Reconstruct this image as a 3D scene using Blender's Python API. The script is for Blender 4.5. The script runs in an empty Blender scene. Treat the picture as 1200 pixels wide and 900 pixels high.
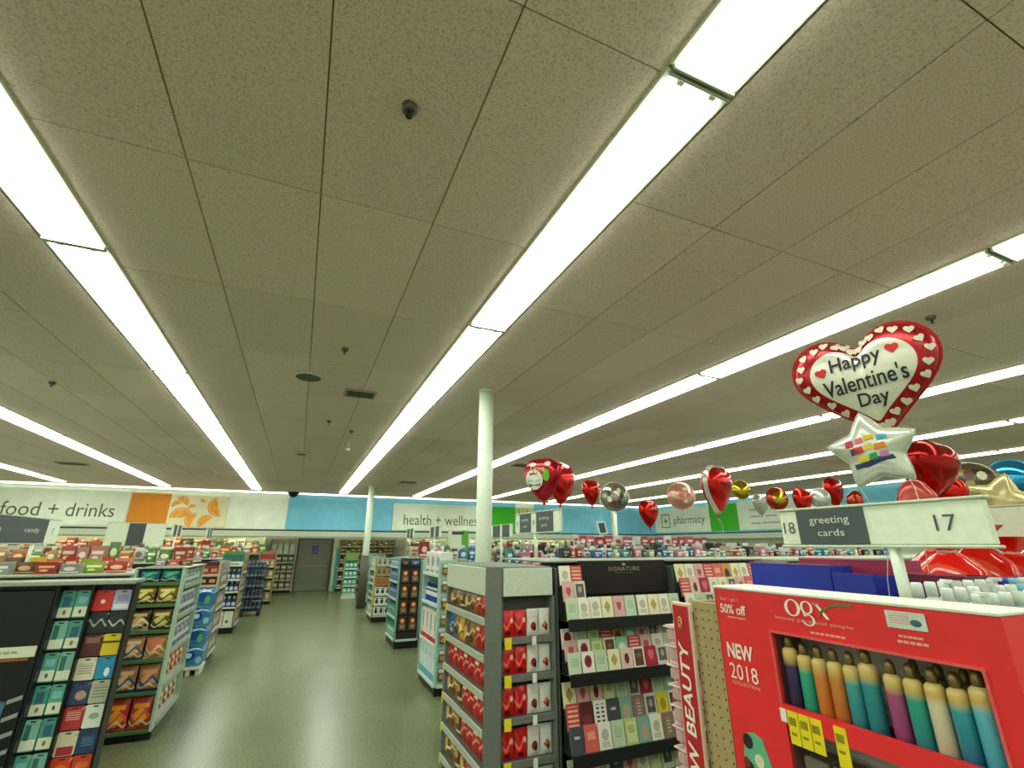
import bpy, math, random
from mathutils import Matrix, Vector
random.seed(7)
SC = bpy.context.scene
COL = SC.collection
PI = math.pi

# ---------------------------------------------------------------- camera, world, exposure
CAMH = 1.9
PITCH, YAW, ROLL, FPX = 0.331517953, 0.406295715, 0.002413577, 549.95
cam = bpy.data.cameras.new('camera')
cam.sensor_width = 36.0
cam.lens = 36.0 * FPX / 1200.0
cam.clip_start = 0.05
cam.clip_end = 200
co = bpy.data.objects.new('camera', cam)
COL.objects.link(co)
fw = Vector((math.sin(YAW) * math.cos(PITCH), math.cos(YAW) * math.cos(PITCH), math.sin(PITCH)))
rt = Vector((math.cos(YAW), -math.sin(YAW), 0))
up = rt.cross(fw)
c_, s_ = math.cos(ROLL), math.sin(ROLL)
r2, u2 = c_ * rt + s_ * up, -s_ * rt + c_ * up
m = Matrix.Identity(4)
for i in range(3):
    m[i][0], m[i][1], m[i][2] = r2[i], u2[i], -fw[i]
m.translation = (0, 0, CAMH)
co.matrix_world = m
SC.camera = co
w = bpy.data.worlds.new('store_world')
SC.world = w
w.use_nodes = True
w.node_tree.nodes['Background'].inputs[0].default_value = (0.9, 1.0, 0.85, 1)
w.node_tree.nodes['Background'].inputs[1].default_value = 0.02
SC.view_settings.view_transform = 'Standard'
SC.view_settings.look = 'None'
SC.view_settings.gamma = 1.0
SC.view_settings.use_curve_mapping = False
SC.view_settings.exposure = 0.58
LAMP_COL = (0.92, 1.0, 0.84)
LAMP_STRENGTH = 9.0

# ---------------------------------------------------------------- materials
def lin(c):
    if isinstance(c, str):
        c = [int(c[i:i + 2], 16) / 255 for i in (0, 2, 4)]
        c = [x / 12.92 if x <= 0.04045 else ((x + 0.055) / 1.055) ** 2.4 for x in c]
    return (c[0], c[1], c[2], 1)
MC = {}
def newmat(key):
    mt = bpy.data.materials.new(str(key)[:50])
    mt.use_nodes = True
    nt = mt.node_tree
    return mt, nt, nt.nodes['Principled BSDF']
def plain(c, rough=0.5, metal=0.0, var=0.06, scale=30.0, bump=0.0, spec=0.4):
    key = ('p', c, rough, metal, var, scale, bump, spec)
    if key in MC: return MC[key]
    mt, nt, b = newmat(key)
    b.inputs['Roughness'].default_value = rough
    b.inputs['Metallic'].default_value = metal
    b.inputs['Specular IOR Level'].default_value = spec
    col = lin(c)
    tc = nt.nodes.new('ShaderNodeTexCoord')
    nz = nt.nodes.new('ShaderNodeTexNoise')
    nz.inputs['Scale'].default_value = scale
    nz.inputs['Detail'].default_value = 3
    nt.links.new(tc.outputs['Object'], nz.inputs['Vector'])
    rp = nt.nodes.new('ShaderNodeValToRGB')
    rp.color_ramp.elements[0].position = 0.3
    rp.color_ramp.elements[1].position = 0.7
    rp.color_ramp.elements[0].color = tuple(x * (1 - var) for x in col[:3]) + (1,)
    rp.color_ramp.elements[1].color = tuple(min(1, x * (1 + var)) for x in col[:3]) + (1,)
    nt.links.new(nz.outputs['Fac'], rp.inputs[0])
    nt.links.new(rp.outputs[0], b.inputs['Base Color'])
    if bump:
        bp = nt.nodes.new('ShaderNodeBump')
        bp.inputs['Strength'].default_value = bump
        bp.inputs['Distance'].default_value = 0.005
        nt.links.new(nz.outputs['Fac'], bp.inputs['Height'])
        nt.links.new(bp.outputs[0], b.inputs['Normal'])
    MC[key] = mt
    return mt
def emit(c, s):
    key = ('e', c, s)
    if key in MC: return MC[key]
    mt = bpy.data.materials.new('lamp_glow'); mt.use_nodes = True
    nt = mt.node_tree; nt.nodes.clear()
    e = nt.nodes.new('ShaderNodeEmission'); o = nt.nodes.new('ShaderNodeOutputMaterial')
    e.inputs[0].default_value = tuple(c) + (1,); e.inputs[1].default_value = s
    nt.links.new(e.outputs[0], o.inputs[0])
    MC[key] = mt
    return mt
def glassy(c, alpha=0.35, rough=0.1):
    key = ('g', c, alpha, rough)
    if key in MC: return MC[key]
    mt, nt, b = newmat(key)
    b.inputs['Base Color'].default_value = lin(c)
    b.inputs['Roughness'].default_value = rough
    b.inputs['Alpha'].default_value = alpha
    MC[key] = mt
    return mt
def printed(base, motifs=(), rough=0.45, metal=0.0, grad=None, speck=0.0):
    """flat print on a pack: motifs are (shape, cx, cz, rx, rz, colour) in the pack's own 0..1 box, x across, z up"""
    key = ('pr', base, tuple(motifs), rough, metal, grad, speck)
    if key in MC: return MC[key]
    mt, nt, b = newmat('print')
    b.inputs['Roughness'].default_value = rough
    b.inputs['Metallic'].default_value = metal
    N, Lk = nt.nodes, nt.links
    tc = N.new('ShaderNodeTexCoord')
    sep = N.new('ShaderNodeSeparateXYZ'); Lk.new(tc.outputs['Generated'], sep.inputs[0])
    def mth(op, a, bb=None):
        n = N.new('ShaderNodeMath'); n.operation = op
        for i, v in enumerate((a, bb)):
            if v is None: continue
            if isinstance(v, (int, float)): n.inputs[i].default_value = v
            else: Lk.new(v, n.inputs[i])
        return n.outputs[0]
    if grad:
        rp = N.new('ShaderNodeValToRGB')
        Lk.new(sep.outputs['Z'], rp.inputs[0])
        el = rp.color_ramp.elements
        el[0].position, el[0].color = grad[0][0], lin(grad[0][1])
        el[1].position, el[1].color = grad[-1][0], lin(grad[-1][1])
        for p, c in grad[1:-1]:
            e = el.new(p); e.color = lin(c)
        cur = rp.outputs[0]
    else:
        rg = N.new('ShaderNodeRGB'); rg.outputs[0].default_value = lin(base)
        cur = rg.outputs[0]
    if speck:
        nz = N.new('ShaderNodeTexNoise'); nz.inputs['Scale'].default_value = 9; nz.inputs['Detail'].default_value = 4
        Lk.new(tc.outputs['Generated'], nz.inputs['Vector'])
        mx = N.new('ShaderNodeMixRGB'); mx.blend_type = 'MULTIPLY'; mx.inputs[0].default_value = speck
        Lk.new(cur, mx.inputs[1]); Lk.new(nz.outputs['Color'], mx.inputs[2]); cur = mx.outputs[0]
    for sh, cx, cz, rx, rz, col in motifs:
        dx = mth('DIVIDE', mth('SUBTRACT', sep.outputs['X'], cx), rx)
        dz = mth('DIVIDE', mth('SUBTRACT', sep.outputs['Z'], cz), rz)
        if sh == 'e':
            d = mth('ADD', mth('MULTIPLY', dx, dx), mth('MULTIPLY', dz, dz))
        elif sh == 'r':
            d = mth('MAXIMUM', mth('ABSOLUTE', dx), mth('ABSOLUTE', dz))
        elif sh == 'd':
            d = mth('ADD', mth('ABSOLUTE', dx), mth('ABSOLUTE', dz))
        elif sh == 'h':   # heart: |x| lifts the curve
            z2 = mth('SUBTRACT', dz, mth('MULTIPLY', mth('POWER', mth('ABSOLUTE', dx), 0.6), 0.55))
            z2 = mth('ADD', z2, 0.15)
            d = mth('ADD', mth('MULTIPLY', dx, dx), mth('MULTIPLY', z2, z2))
        elif sh == 's':   # swirl: sine band
            sn = mth('SINE', mth('MULTIPLY', dx, 3.0))
            d = mth('ABSOLUTE', mth('MULTIPLY', mth('SUBTRACT', dz, sn), 2.2))
        elif sh == 'l':   # lines of small print
            a = mth('SINE', mth('MULTIPLY', dz, 14.0))
            d = mth('ADD', mth('MAXIMUM', mth('ABSOLUTE', dx), mth('ABSOLUTE', dz)), mth('MULTIPLY', mth('LESS_THAN', a, 0.1), 2.0))
        f = mth('LESS_THAN', d, 1.0)
        mx = N.new('ShaderNodeMixRGB')
        Lk.new(f, mx.inputs[0]); Lk.new(cur, mx.inputs[1]); mx.inputs[2].default_value = lin(col)
        cur = mx.outputs[0]
    Lk.new(cur, b.inputs['Base Color'])
    MC[key] = mt
    return mt

# ---------------------------------------------------------------- mesh builder
class MB:
    def __init__(s): s.v, s.f, s.m, s.sm = [], [], [], []
    def add(s, vs, fs, mi=0, smooth=False):
        o = len(s.v); s.v += [tuple(p) for p in vs]
        for f in fs: s.f.append(tuple(o + i for i in f)); s.m.append(mi); s.sm.append(smooth)
        return s
    def box(s, x0, x1, y0, y1, z0, z1, mi=0):
        v = [(x0, y0, z0), (x1, y0, z0), (x1, y1, z0), (x0, y1, z0), (x0, y0, z1), (x1, y0, z1), (x1, y1, z1), (x0, y1, z1)]
        return s.add(v, [(0, 3, 2, 1), (4, 5, 6, 7), (0, 1, 5, 4), (1, 2, 6, 5), (2, 3, 7, 6), (3, 0, 4, 7)], mi)
    def cbox(s, x0, x1, y0, y1, z0, z1, c=0.004, mi=0):
        """box with chamfered upright and rim edges"""
        c = min(c, (x1 - x0) / 3, (y1 - y0) / 3, (z1 - z0) / 3)
        def ring(z, k):
            a, b_, d, e = x0 + k, x1 - k, y0 + k, y1 - k
            return [(a + c, d, z), (b_ - c, d, z), (b_, d + c, z), (b_, e - c, z), (b_ - c, e, z), (a + c, e, z), (a, e - c, z), (a, d + c, z)]
        rs = [ring(z0, c), ring(z0 + c, 0), ring(z1 - c, 0), ring(z1, c)]
        v = [p for r in rs for p in r]
        f = [tuple(range(7, -1, -1)), tuple(range(24, 32))]
        for k in range(3):
            for i in range(8):
                j = (i + 1) % 8
                f.append((k * 8 + i, k * 8 + j, k * 8 + 8 + j, k * 8 + 8 + i))
        return s.add(v, f, mi)
    def prism(s, poly, y0, y1, mi=0):
        """poly in (x,z), front at y0 (the -Y side)"""
        n = len(poly)
        ar = sum(poly[i][0] * poly[(i + 1) % n][1] - poly[(i + 1) % n][0] * poly[i][1] for i in range(n))
        if ar < 0: poly = poly[::-1]
        v = [(x, y0, z) for x, z in poly] + [(x, y1, z) for x, z in poly]
        f = [tuple(range(n)), tuple(range(2 * n - 1, n - 1, -1))]
        for i in range(n):
            j = (i + 1) % n
            f.append((j, i, n + i, n + j))
        return s.add(v, f, mi)
    def lathe(s, prof, n=14, cx=0, cy=0, mi=0, smooth=True, mis=None):
        v, f = [], []
        for r, z in prof:
            for i in range(n):
                a = 2 * PI * i / n
                v.append((cx + r * math.cos(a), cy + r * math.sin(a), z))
        o = len(s.v); s.v += v
        for k in range(len(prof) - 1):
            for i in range(n):
                j = (i + 1) % n
                s.f.append((o + k * n + i, o + k * n + j, o + k * n + n + j, o + k * n + n + i))
                s.m.append(mis[k] if mis else mi); s.sm.append(smooth)
        s.f.append(tuple(o + i for i in range(n - 1, -1, -1))); s.m.append(mi); s.sm.append(False)
        e = o + (len(prof) - 1) * n
        s.f.append(tuple(e + i for i in range(n))); s.m.append(mis[-1] if mis else mi); s.sm.append(False)
        return s
    def tube(s, pts, r, n=6, mi=0):
        pts = [Vector(p) for p in pts]; o = len(s.v)
        for k, p in enumerate(pts):
            d = (pts[min(k + 1, len(pts) - 1)] - pts[max(k - 1, 0)]).normalized()
            a = d.orthogonal().normalized() if abs(d.z) > 0.99 else d.cross(Vector((0, 0, 1))).normalized()
            b_ = d.cross(a)
            for i in range(n):
                t = 2 * PI * i / n
                s.v.append(tuple(p + r * (math.cos(t) * a + math.sin(t) * b_)))
        for k in range(len(pts) - 1):
            for i in range(n):
                j = (i + 1) % n
                s.f.append((o + k * n + i, o + k * n + n + i, o + k * n + n + j, o + k * n + j)); s.m.append(mi); s.sm.append(True)
        return s
    def mesh(s, name, mats):
        me = bpy.data.meshes.new(name)
        me.from_pydata(s.v, [], s.f)
        for mt in (mats if isinstance(mats, (list, tuple)) else [mats]): me.materials.append(mt)
        me.polygons.foreach_set('material_index', s.m)
        me.polygons.foreach_set('use_smooth', s.sm)
        me.update()
        return me
def obj(name, me, parent=None, loc=(0, 0, 0), rot=(0, 0, 0), label=None):
    o = bpy.data.objects.new(name, me)
    COL.objects.link(o)
    o.location = loc; o.rotation_euler = rot
    if parent: o.parent = parent
    if label: o['label'] = label
    return o
SEEN = {}
def tag(o, label, cat, group=None):
    o['label'] = label; o['category'] = cat
    if group: o['group'] = group
    SEEN.setdefault(label, []).append(o)
    return o
def empty(name, loc, rz=0):
    o = bpy.data.objects.new(name, None); COL.objects.link(o)
    o.empty_display_size = 0.1
    o.location = loc; o.rotation_euler = (0, 0, rz)
    return o
def struct(name, me, parent=None):
    o = obj(name, me, parent)
    if not parent: o['kind'] = 'structure'
    return o
def part(parent, name, mb, mats, loc=(0, 0, 0), rot=(0, 0, 0), label=None):
    return obj(name, mb.mesh(name, mats), parent, loc, rot, label)
ONES = ['', 'first', 'second', 'third', 'fourth', 'fifth', 'sixth', 'seventh', 'eighth', 'ninth', 'tenth', 'eleventh', 'twelfth', 'thirteenth', 'fourteenth', 'fifteenth', 'sixteenth', 'seventeenth', 'eighteenth', 'nineteenth']
def nth(n):
    if n < 20: return ONES[n]
    t = {2: ('twentieth', 'twenty'), 3: ('thirtieth', 'thirty'), 4: ('fortieth', 'forty'), 5: ('fiftieth', 'fifty'), 6: ('sixtieth', 'sixty')}[n // 10]
    return t[0] if n % 10 == 0 else t[1] + '-' + ONES[n % 10]
FONT_BOLD = None
def text_mb(body, width=None, height=None, shear=0.0, bold=0.0, spacing=1.0, thick=0.002):
    """flat lettering in the XZ plane, facing -Y, centred on the origin"""
    cu = bpy.data.curves.new('lettering', 'FONT')
    cu.body = body; cu.size = 1.0; cu.shear = shear; cu.offset = bold; cu.space_character = spacing
    cu.align_x = 'CENTER'; cu.resolution_u = 3
    to = bpy.data.objects.new('lettering', cu); COL.objects.link(to)
    dg = bpy.context.evaluated_depsgraph_get()
    me = bpy.data.meshes.new_from_object(to.evaluated_get(dg))
    vs = [tuple(v.co) for v in me.vertices]; fs = [tuple(p.vertices) for p in me.polygons]
    bpy.data.objects.remove(to); bpy.data.curves.remove(cu); bpy.data.meshes.remove(me)
    xs = [v[0] for v in vs]; ys = [v[1] for v in vs]
    cx, cy = (min(xs) + max(xs)) / 2, (min(ys) + max(ys)) / 2
    sx = width / (max(xs) - min(xs)) if width else None
    sz = height / (max(ys) - min(ys)) if height else None
    if sx is None: sx = sz
    if sz is None: sz = sx
    mb = MB()
    # Blender's text faces look along +Z; turned to -Y the winding stays
    mb.add([((x - cx) * sx, -thick, (y - cy) * sz) for x, y, z in vs], fs)
    return mb
# ================================================================ THE ROOM
CEIL = 3.83
XL, XR, YB, YF, YS = -12.0, 16.7, -5.0, 24.0, 20.6      # left wall, right soffit, wall behind, far wall, far soffit
XW = 17.6
def ceiling_mat():
    mt, nt, b = newmat('ceiling_tile')
    N, Lk = nt.nodes, nt.links
    b.inputs['Roughness'].default_value = 0.95
    b.inputs['Specular IOR Level'].default_value = 0.1
    tc = N.new('ShaderNodeTexCoord')
    oi = N.new('ShaderNodeObjectInfo')
    n1 = N.new('ShaderNodeTexNoise'); n1.inputs['Scale'].default_value = 95; n1.inputs['Detail'].default_value = 5; n1.inputs['Roughness'].default_value = 0.7
    n2 = N.new('ShaderNodeTexVoronoi'); n2.inputs['Scale'].default_value = 38
    ad = N.new('ShaderNodeVectorMath'); ad.operation = 'ADD'
    Lk.new(tc.outputs['Object'], ad.inputs[0]); Lk.new(oi.outputs['Random'], ad.inputs[1])
    Lk.new(ad.outputs[0], n1.inputs['Vector']); Lk.new(ad.outputs[0], n2.inputs['Vector'])
    r1 = N.new('ShaderNodeValToRGB')
    r1.color_ramp.elements[0].position = 0.30; r1.color_ramp.elements[0].color = (0.45, 0.362, 0.29, 1)
    r1.color_ramp.elements[1].position = 0.52; r1.color_ramp.elements[1].color = (0.83, 0.69, 0.60, 1)
    Lk.new(n1.outputs['Fac'], r1.inputs[0])
    hs = N.new('ShaderNodeHueSaturation')
    mp = N.new('ShaderNodeMapRange'); mp.inputs[3].default_value = 0.93; mp.inputs[4].default_value = 1.05
    Lk.new(oi.outputs['Random'], mp.inputs[0]); Lk.new(mp.outputs[0], hs.inputs['Value'])
    Lk.new(r1.outputs[0], hs.inputs['Color']); Lk.new(hs.outputs[0], b.inputs['Base Color'])
    bp = N.new('ShaderNodeBump'); bp.inputs['Strength'].default_value = 0.35; bp.inputs['Distance'].default_value = 0.006
    Lk.new(n1.outputs['Fac'], bp.inputs['Height']); Lk.new(bp.outputs[0], b.inputs['Normal'])
    return mt
def floor_mat():
    mt, nt, b = newmat('vinyl_floor')
    N, Lk = nt.nodes, nt.links
    tc = N.new('ShaderNodeTexCoord')
    n1 = N.new('ShaderNodeTexNoise'); n1.inputs['Scale'].default_value = 45; n1.inputs['Detail'].default_value = 6; n1.inputs['Roughness'].default_value = 0.75
    n2 = N.new('ShaderNodeTexNoise'); n2.inputs['Scale'].default_value = 1.3; n2.inputs['Detail'].default_value = 2
    Lk.new(tc.outputs['Object'], n1.inputs['Vector']); Lk.new(tc.outputs['Object'], n2.inputs['Vector'])
    r1 = N.new('ShaderNodeValToRGB')
    r1.color_ramp.elements[0].position = 0.32; r1.color_ramp.elements[0].color = (0.108, 0.122, 0.058, 1)
    r1.color_ramp.elements[1].position = 0.68; r1.color_ramp.elements[1].color = (0.166, 0.183, 0.092, 1)
    Lk.new(n1.outputs['Fac'], r1.inputs[0])
    mx = N.new('ShaderNodeMixRGB'); mx.blend_type = 'OVERLAY'; mx.inputs[0].default_value = 0.25
    Lk.new(r1.outputs[0], mx.inputs[1]); Lk.new(n2.outputs['Fac'], mx.inputs[2])
    Lk.new(mx.outputs[0], b.inputs['Base Color'])
    rr = N.new('ShaderNodeMapRange'); rr.inputs[3].default_value = 0.24; rr.inputs[4].default_value = 0.32
    Lk.new(n1.outputs['Fac'], rr.inputs[0]); Lk.new(rr.outputs[0], b.inputs['Roughness'])
    b.inputs['Specular IOR Level'].default_value = 0.34
    bp = N.new('ShaderNodeBump'); bp.inputs['Strength'].default_value = 0.03; bp.inputs['Distance'].default_value = 0.01
    Lk.new(n1.outputs['Fac'], bp.inputs['Height']); Lk.new(bp.outputs[0], b.inputs['Normal'])
    return mt
WHITEW = plain('f0f8e8', 0.7, scale=3)
BLUEW = plain('80cdec', 0.7, scale=4)
GREENW = plain('3fb81f', 0.6, scale=4)
ORANGEW = plain('e08a1c', 0.6, scale=8)
LETTER = plain('5d6b57', 0.6)
DARK = plain('2f3a35', 0.5)
BLACK = plain('0e0e0f', 0.45)
GREY = plain('767a72', 0.45)
MIDGREY = plain('5c5f58', 0.5)
METALW = plain('c9d2c2', 0.4)
TEALW = plain('8fb9ad', 0.4)

struct('floor', MB().box(XL - .2, XW + .2, YB - .2, YF + .3, -0.1, 0).mesh('floor', floor_mat()))
struct('wall_left', MB().box(XL - .2, XL, YB - .2, YF + .2, 0, CEIL + .1).mesh('wall', WHITEW))
struct('wall_rear', MB().box(XL, XW, YB - .2, YB, 0, CEIL + .1).mesh('wall', WHITEW))
# far wall with the doorway left open
D0, D1, DH = 0.05, 1.42, 2.12
wb = MB().box(XL, D0 - .06, YF, YF + .2, 0, 2.30).box(D1 + .06, XW, YF, YF + .2, 0, 2.30).box(D0 - .06, D1 + .06, YF, YF + .2, DH + .06, 2.30)
struct('wall_back', wb.mesh('wall', WHITEW))
struct('wall_right', MB().box(XW, XW + .2, YB - .2, YF + .2, 0, 2.30).mesh('wall', WHITEW))
# soffit (bulkhead) that carries the signs, along the far wall and the right wall
sof = struct('wall_soffit_back', MB().box(XL, XW + .2, YS + .03, YF + .2, 2.30, CEIL + .1).mesh('soffit', WHITEW))
sor = struct('wall_soffit_right', MB().box(XR + .03, XW + .2, YB, YS + .03, 2.30, CEIL + .1).mesh('soffit', WHITEW))
def panel_back(x0, x1, mt, z0=2.46, z1=3.80):
    obj('wall_panel', MB().cbox(x0 + .004, x1 - .004, YS, YS + .03, z0, z1, .004).mesh('wall_panel', mt), sof)
def panel_right(y0, y1, mt, z0=2.46, z1=3.80):
    obj('wall_panel', MB().cbox(XR, XR + .03, y0 + .004, y1 - .004, z0, z1, .004).mesh('wall_panel', mt), sor)
panel_back(XL, -5.52, WHITEW); panel_back(-5.52, -2.56, WHITEW); panel_back(-2.56, -0.55, WHITEW)
panel_back(-0.55, 3.45, BLUEW); panel_back(3.45, 9.05, BLUEW); panel_back(9.05, 10.0, WHITEW)
panel_back(10.0, 13.3, BLUEW); panel_back(13.3, XR, BLUEW)
for a, b_ in ((19.2, YS), (17.0, 19.2), (14.9, 17.0), (11.2, 14.9), (7.6, 11.2), (4.0, 7.6), (0.0, 4.0), (YB, 0.0)):
    panel_right(a, b_, BLUEW)
# cornice: dark reveal, then the pale lower fascia
t = struct('trim_1', MB().box(XL, XR - .08, YS - .02, YS + .03, 2.40, 2.46).mesh('trim', plain('39453f', 0.6)))
t = struct('trim_2', MB().cbox(XL, XR - .14, YS - .08, YS + .029, 2.20, 2.40, .01).mesh('trim', plain('c5cdb9', 0.5)))
t = struct('trim_3', MB().box(XR - .02, XR + .03, YB, YS, 2.40, 2.46).mesh('trim', plain('39453f', 0.6)))
t = struct('trim_4', MB().cbox(XR - .08, XR + .029, YB, YS - .08, 2.20, 2.40, .01).mesh('trim', plain('c5cdb9', 0.5)))

# ---------------------------------------------------------------- ceiling: slab, lay-in tiles
ROWS = [-10.4, -7.35, -4.5, -1.66, 1.37, 4.27, 7.4, 10.45, 13.6]
ceil = struct('ceiling', MB().box(XL - .2, XW + .2, YB - .2, YF + .2, CEIL + .016, CEIL + .1).mesh('ceiling', plain('9c8f78', 0.9)))
CT = ceiling_mat()
tiles = []
edges = [XL - .18] + ROWS + [XR + .03 + .18]
HW = 0.185
for bi in range(len(edges) - 1):
    a, b_ = edges[bi] + HW, edges[bi + 1] - HW
    n = max(1, round((b_ - a) / 0.665))
    tw = (b_ - a) / n
    off = {4: 1.10, 3: 2.30}.get(bi, 2.30 + 0.45 * (bi % 3))
    ys = [off + 1.385 * k for k in range(-8, 16)]
    for i in range(n):
        for y in ys:
            y0, y1 = max(y, YB), min(y + 1.385, YS + .03)
            if y1 - y0 < .05: continue
            tiles.append((a + i * tw, a + (i + 1) * tw, y0, y1))
def tile_rank(t):
    cx, cy = (t[0] + t[1]) / 2, (t[2] + t[3]) / 2
    d = Vector((cx, cy, CEIL - CAMH)); inv = r2.dot(d), u2.dot(d), fw.dot(d)
    if inv[2] < 0.4: return 1e6
    px, py = abs(inv[0] / inv[2]) * FPX, inv[1] / inv[2] * FPX
    if px > 760 or py > 640: return 1e5 + d.length
    return d.length
tiles.sort(key=tile_rank)
TM = {}
def tile_mb(wd, ln):
    g = 0.003
    return MB().cbox(-wd / 2 + g, wd / 2 - g, -ln / 2 + g, ln / 2 - g, 0, 0.016, 0.004)
for t in tiles[:300]:
    k = (round(t[1] - t[0], 3), round(t[3] - t[2], 3))
    if k not in TM: TM[k] = tile_mb(*k).mesh('ceiling_tile', CT)
    obj('ceiling_tile', TM[k], ceil, ((t[0] + t[1]) / 2, (t[2] + t[3]) / 2, CEIL))
rest = MB()
for t in tiles[300:]:
    g = 0.003
    rest.box(t[0] + g, t[1] - g, t[2] + g, t[3] - g, CEIL, CEIL + .016)
o = obj('ceiling_tiles', rest.mesh('ceiling_tiles', CT), ceil); o['kind'] = 'stuff'

# ---------------------------------------------------------------- fluorescent rows
LENS = emit(LAMP_COL, LAMP_STRENGTH)
TUBE = emit((0.97, 1.0, 0.80), LAMP_STRENGTH * 1.3)
HOUS = plain('d5dac8', 0.5)
FL = 2.66
def fixture_meshes(L):
    h = MB().cbox(-.181, .181, -L / 2, L / 2, -.012, .016, .004)
    d = MB()
    pr = [(-.156, -.012), (-.150, -.028), (-.11, -.034), (.11, -.034), (.150, -.028), (.156, -.012)]
    a, b_ = -L / 2 + .05, L / 2 - .018
    n = len(pr)
    d.add([(x, a, z) for x, z in pr] + [(x, b_, z) for x, z in pr], [(i, i + 1, n + i + 1, n + i) for i in range(n - 1)] + [tuple(range(n - 1, -1, -1)), tuple(range(n, 2 * n))], 0, False)
    e = MB().cbox(-.17, .17, -.007, .007, -.036, -.012, .003)
    s = MB().cbox(-.018, .018, -.010, .010, -.028, -.012, .003)
    return h.mesh('housing', HOUS), d.mesh('lens', LENS), e.mesh('end_plate', plain('bfc4b4', 0.5)), s.mesh('lamp_socket', plain('b8c2a8', 0.5))
FXM = {}
OFFS = {1.37: 1.06, 4.27: 1.22, -1.66: 3.62 - 2.66 * 1, 7.4: 1.9, -4.5: 0.6, -7.35: 2.1, 10.45: 0.9, 13.6: 2.3, -10.4: 1.5}
def rowname(i):
    return ['far left', 'second', 'third', 'fourth', 'fifth', 'sixth', 'seventh', 'eighth', 'last'][i]
RDESC = {-10.4: 'outermost left', -7.35: 'short row at the left edge', -4.5: 'left row above the snack shelves', -1.66: 'long row left of the main aisle',
         1.37: 'long row right of the main aisle', 4.27: 'row above the balloons', 7.4: 'second row right of the white column', 10.45: 'third row right of the white column', 13.6: 'row nearest the pharmacy wall'}
for ri, rx in enumerate(ROWS):
    ks = list(range(-3, 10)); y0s = [OFFS[rx] + FL * k for k in ks]
    idx = 0
    for y0 in y0s:
        a, b_ = max(y0, YB + .1), min(y0 + FL, 19.75)
        if b_ - a < 0.5: continue
        idx += 1
        L = round(b_ - a - 0.012, 3)
        if L not in FXM: FXM[L] = fixture_meshes(L)
        root = empty('ceiling_light', (rx * .99, (a + b_) / 2, CEIL))
        tag(root, 'ceiling light, %s from near end, %s' % (nth(idx), RDESC[rx]), 'ceiling light', 'fluorescent ceiling lights')
        hm, dm, em, sm = FXM[L]
        obj('housing', hm, root); obj('lens', dm, root)
        obj('end_plate', em, root, (0, -L / 2 + .008, 0)); obj('end_plate', em, root, (0, L / 2 - .008, 0))
        if L > 2 and a < 9:
            for sx in (-.09, .09): obj('lamp_socket', sm, root, (sx, -L / 2 + .032, 0))
# cove strips washing the soffits
cv = empty('cove_light', (2, YS - .05, CEIL))
part(cv, 'lens', MB().cbox(-14, XR - 2.1, -.025, .02, -.055, -.006, .004), emit(LAMP_COL, LAMP_STRENGTH * .28))
part(cv, 'housing', MB().box(-14, XR - 2.1, .02, .05, -.07, 0), HOUS)
tag(cv, 'thin continuous white strip light where far sign wall meets the ceiling', 'strip light')
cv = empty('cove_light', (XR - .05, 8, CEIL))
part(cv, 'lens', MB().cbox(-.025, .02, YB - 8, YS - 8.1, -.055, -.006, .004), emit(LAMP_COL, LAMP_STRENGTH * .28))
part(cv, 'housing', MB().box(.02, .05, YB - 8, YS - 8.1, -.07, 0), HOUS)
tag(cv, 'thin white strip light along the top of the pharmacy wall', 'strip light')
# strip lights under the soffit, over the wall shelves; the one before the door is added to brighten it
for i, (x0, x1) in enumerate(((-9.5, -6.2), (-6.0, -2.9), (-2.7, -.3), (-.1, 1.5), (1.7, 4.9), (5.1, 8.3), (8.5, 11.7), (11.9, 15.1))):
    u = empty('shelf_light', ((x0 + x1) / 2, YS + .45, 2.30))
    hw = (x1 - x0) / 2
    part(u, 'housing', MB().cbox(-hw, hw, -.06, .06, -.03, 0, .004), HOUS)
    part(u, 'tube', MB().tube([(-hw + .03, 0, -.045), (hw - .03, 0, -.045)], .014, 8), emit((1.0, 0.98, 0.70), LAMP_STRENGTH * 3.0))
    tag(u, 'warm strip light under the far sign wall, %s from the left' % nth(i + 1), 'strip light', 'strip lights under the sign wall')

# ---------------------------------------------------------------- door, columns
dr = struct('door_1', MB().cbox(D0, D1, YF - .015, YF + .04, .005, DH, .006).mesh('door', plain('7a7c70', 0.45)))
fr = MB().box(D0 - .06, D0, YF - .03, YF + .15, 0, DH + .06).box(D1, D1 + .06, YF - .03, YF + .15, 0, DH + .06).box(D0, D1, YF - .03, YF + .15, DH, DH + .06)
obj('door_frame', fr.mesh('door_frame', plain('4b4e47', 0.5)), dr)
obj('kick_plate', MB().cbox(D0 + .05, D1 - .05, YF - .022, YF - .014, .02, .28, .003).mesh('kick_plate', plain('7c7f74', 0.3, 0.6)), dr)
obj('push_bar', MB().cbox(D0 + .06, D1 - .06, YF - .045, YF - .015, .98, 1.06, .01).mesh('push_bar', plain('85887d', 0.3, 0.6)), dr)
obj('door_handle', MB().cbox(D1 - .16, D1 - .06, YF - .09, YF - .04, 1.12, 1.16, .008).cbox(D1 - .08, D1 - .06, YF - .05, YF - .01, 1.10, 1.2, .005).mesh('door_handle', plain('b9bdb0', 0.25, 0.8)), dr)
obj('notice', MB().cbox(D0 + .55, D0 + .82, YF - .021, YF - .014, 1.52, 1.88, .002).mesh('notice', printed('2f2a78', (('r', .5, .6, .3, .12, '4c49a0'), ('l', .5, .25, .35, .2, '6b68b4')))), dr, label='small dark blue notice')
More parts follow.
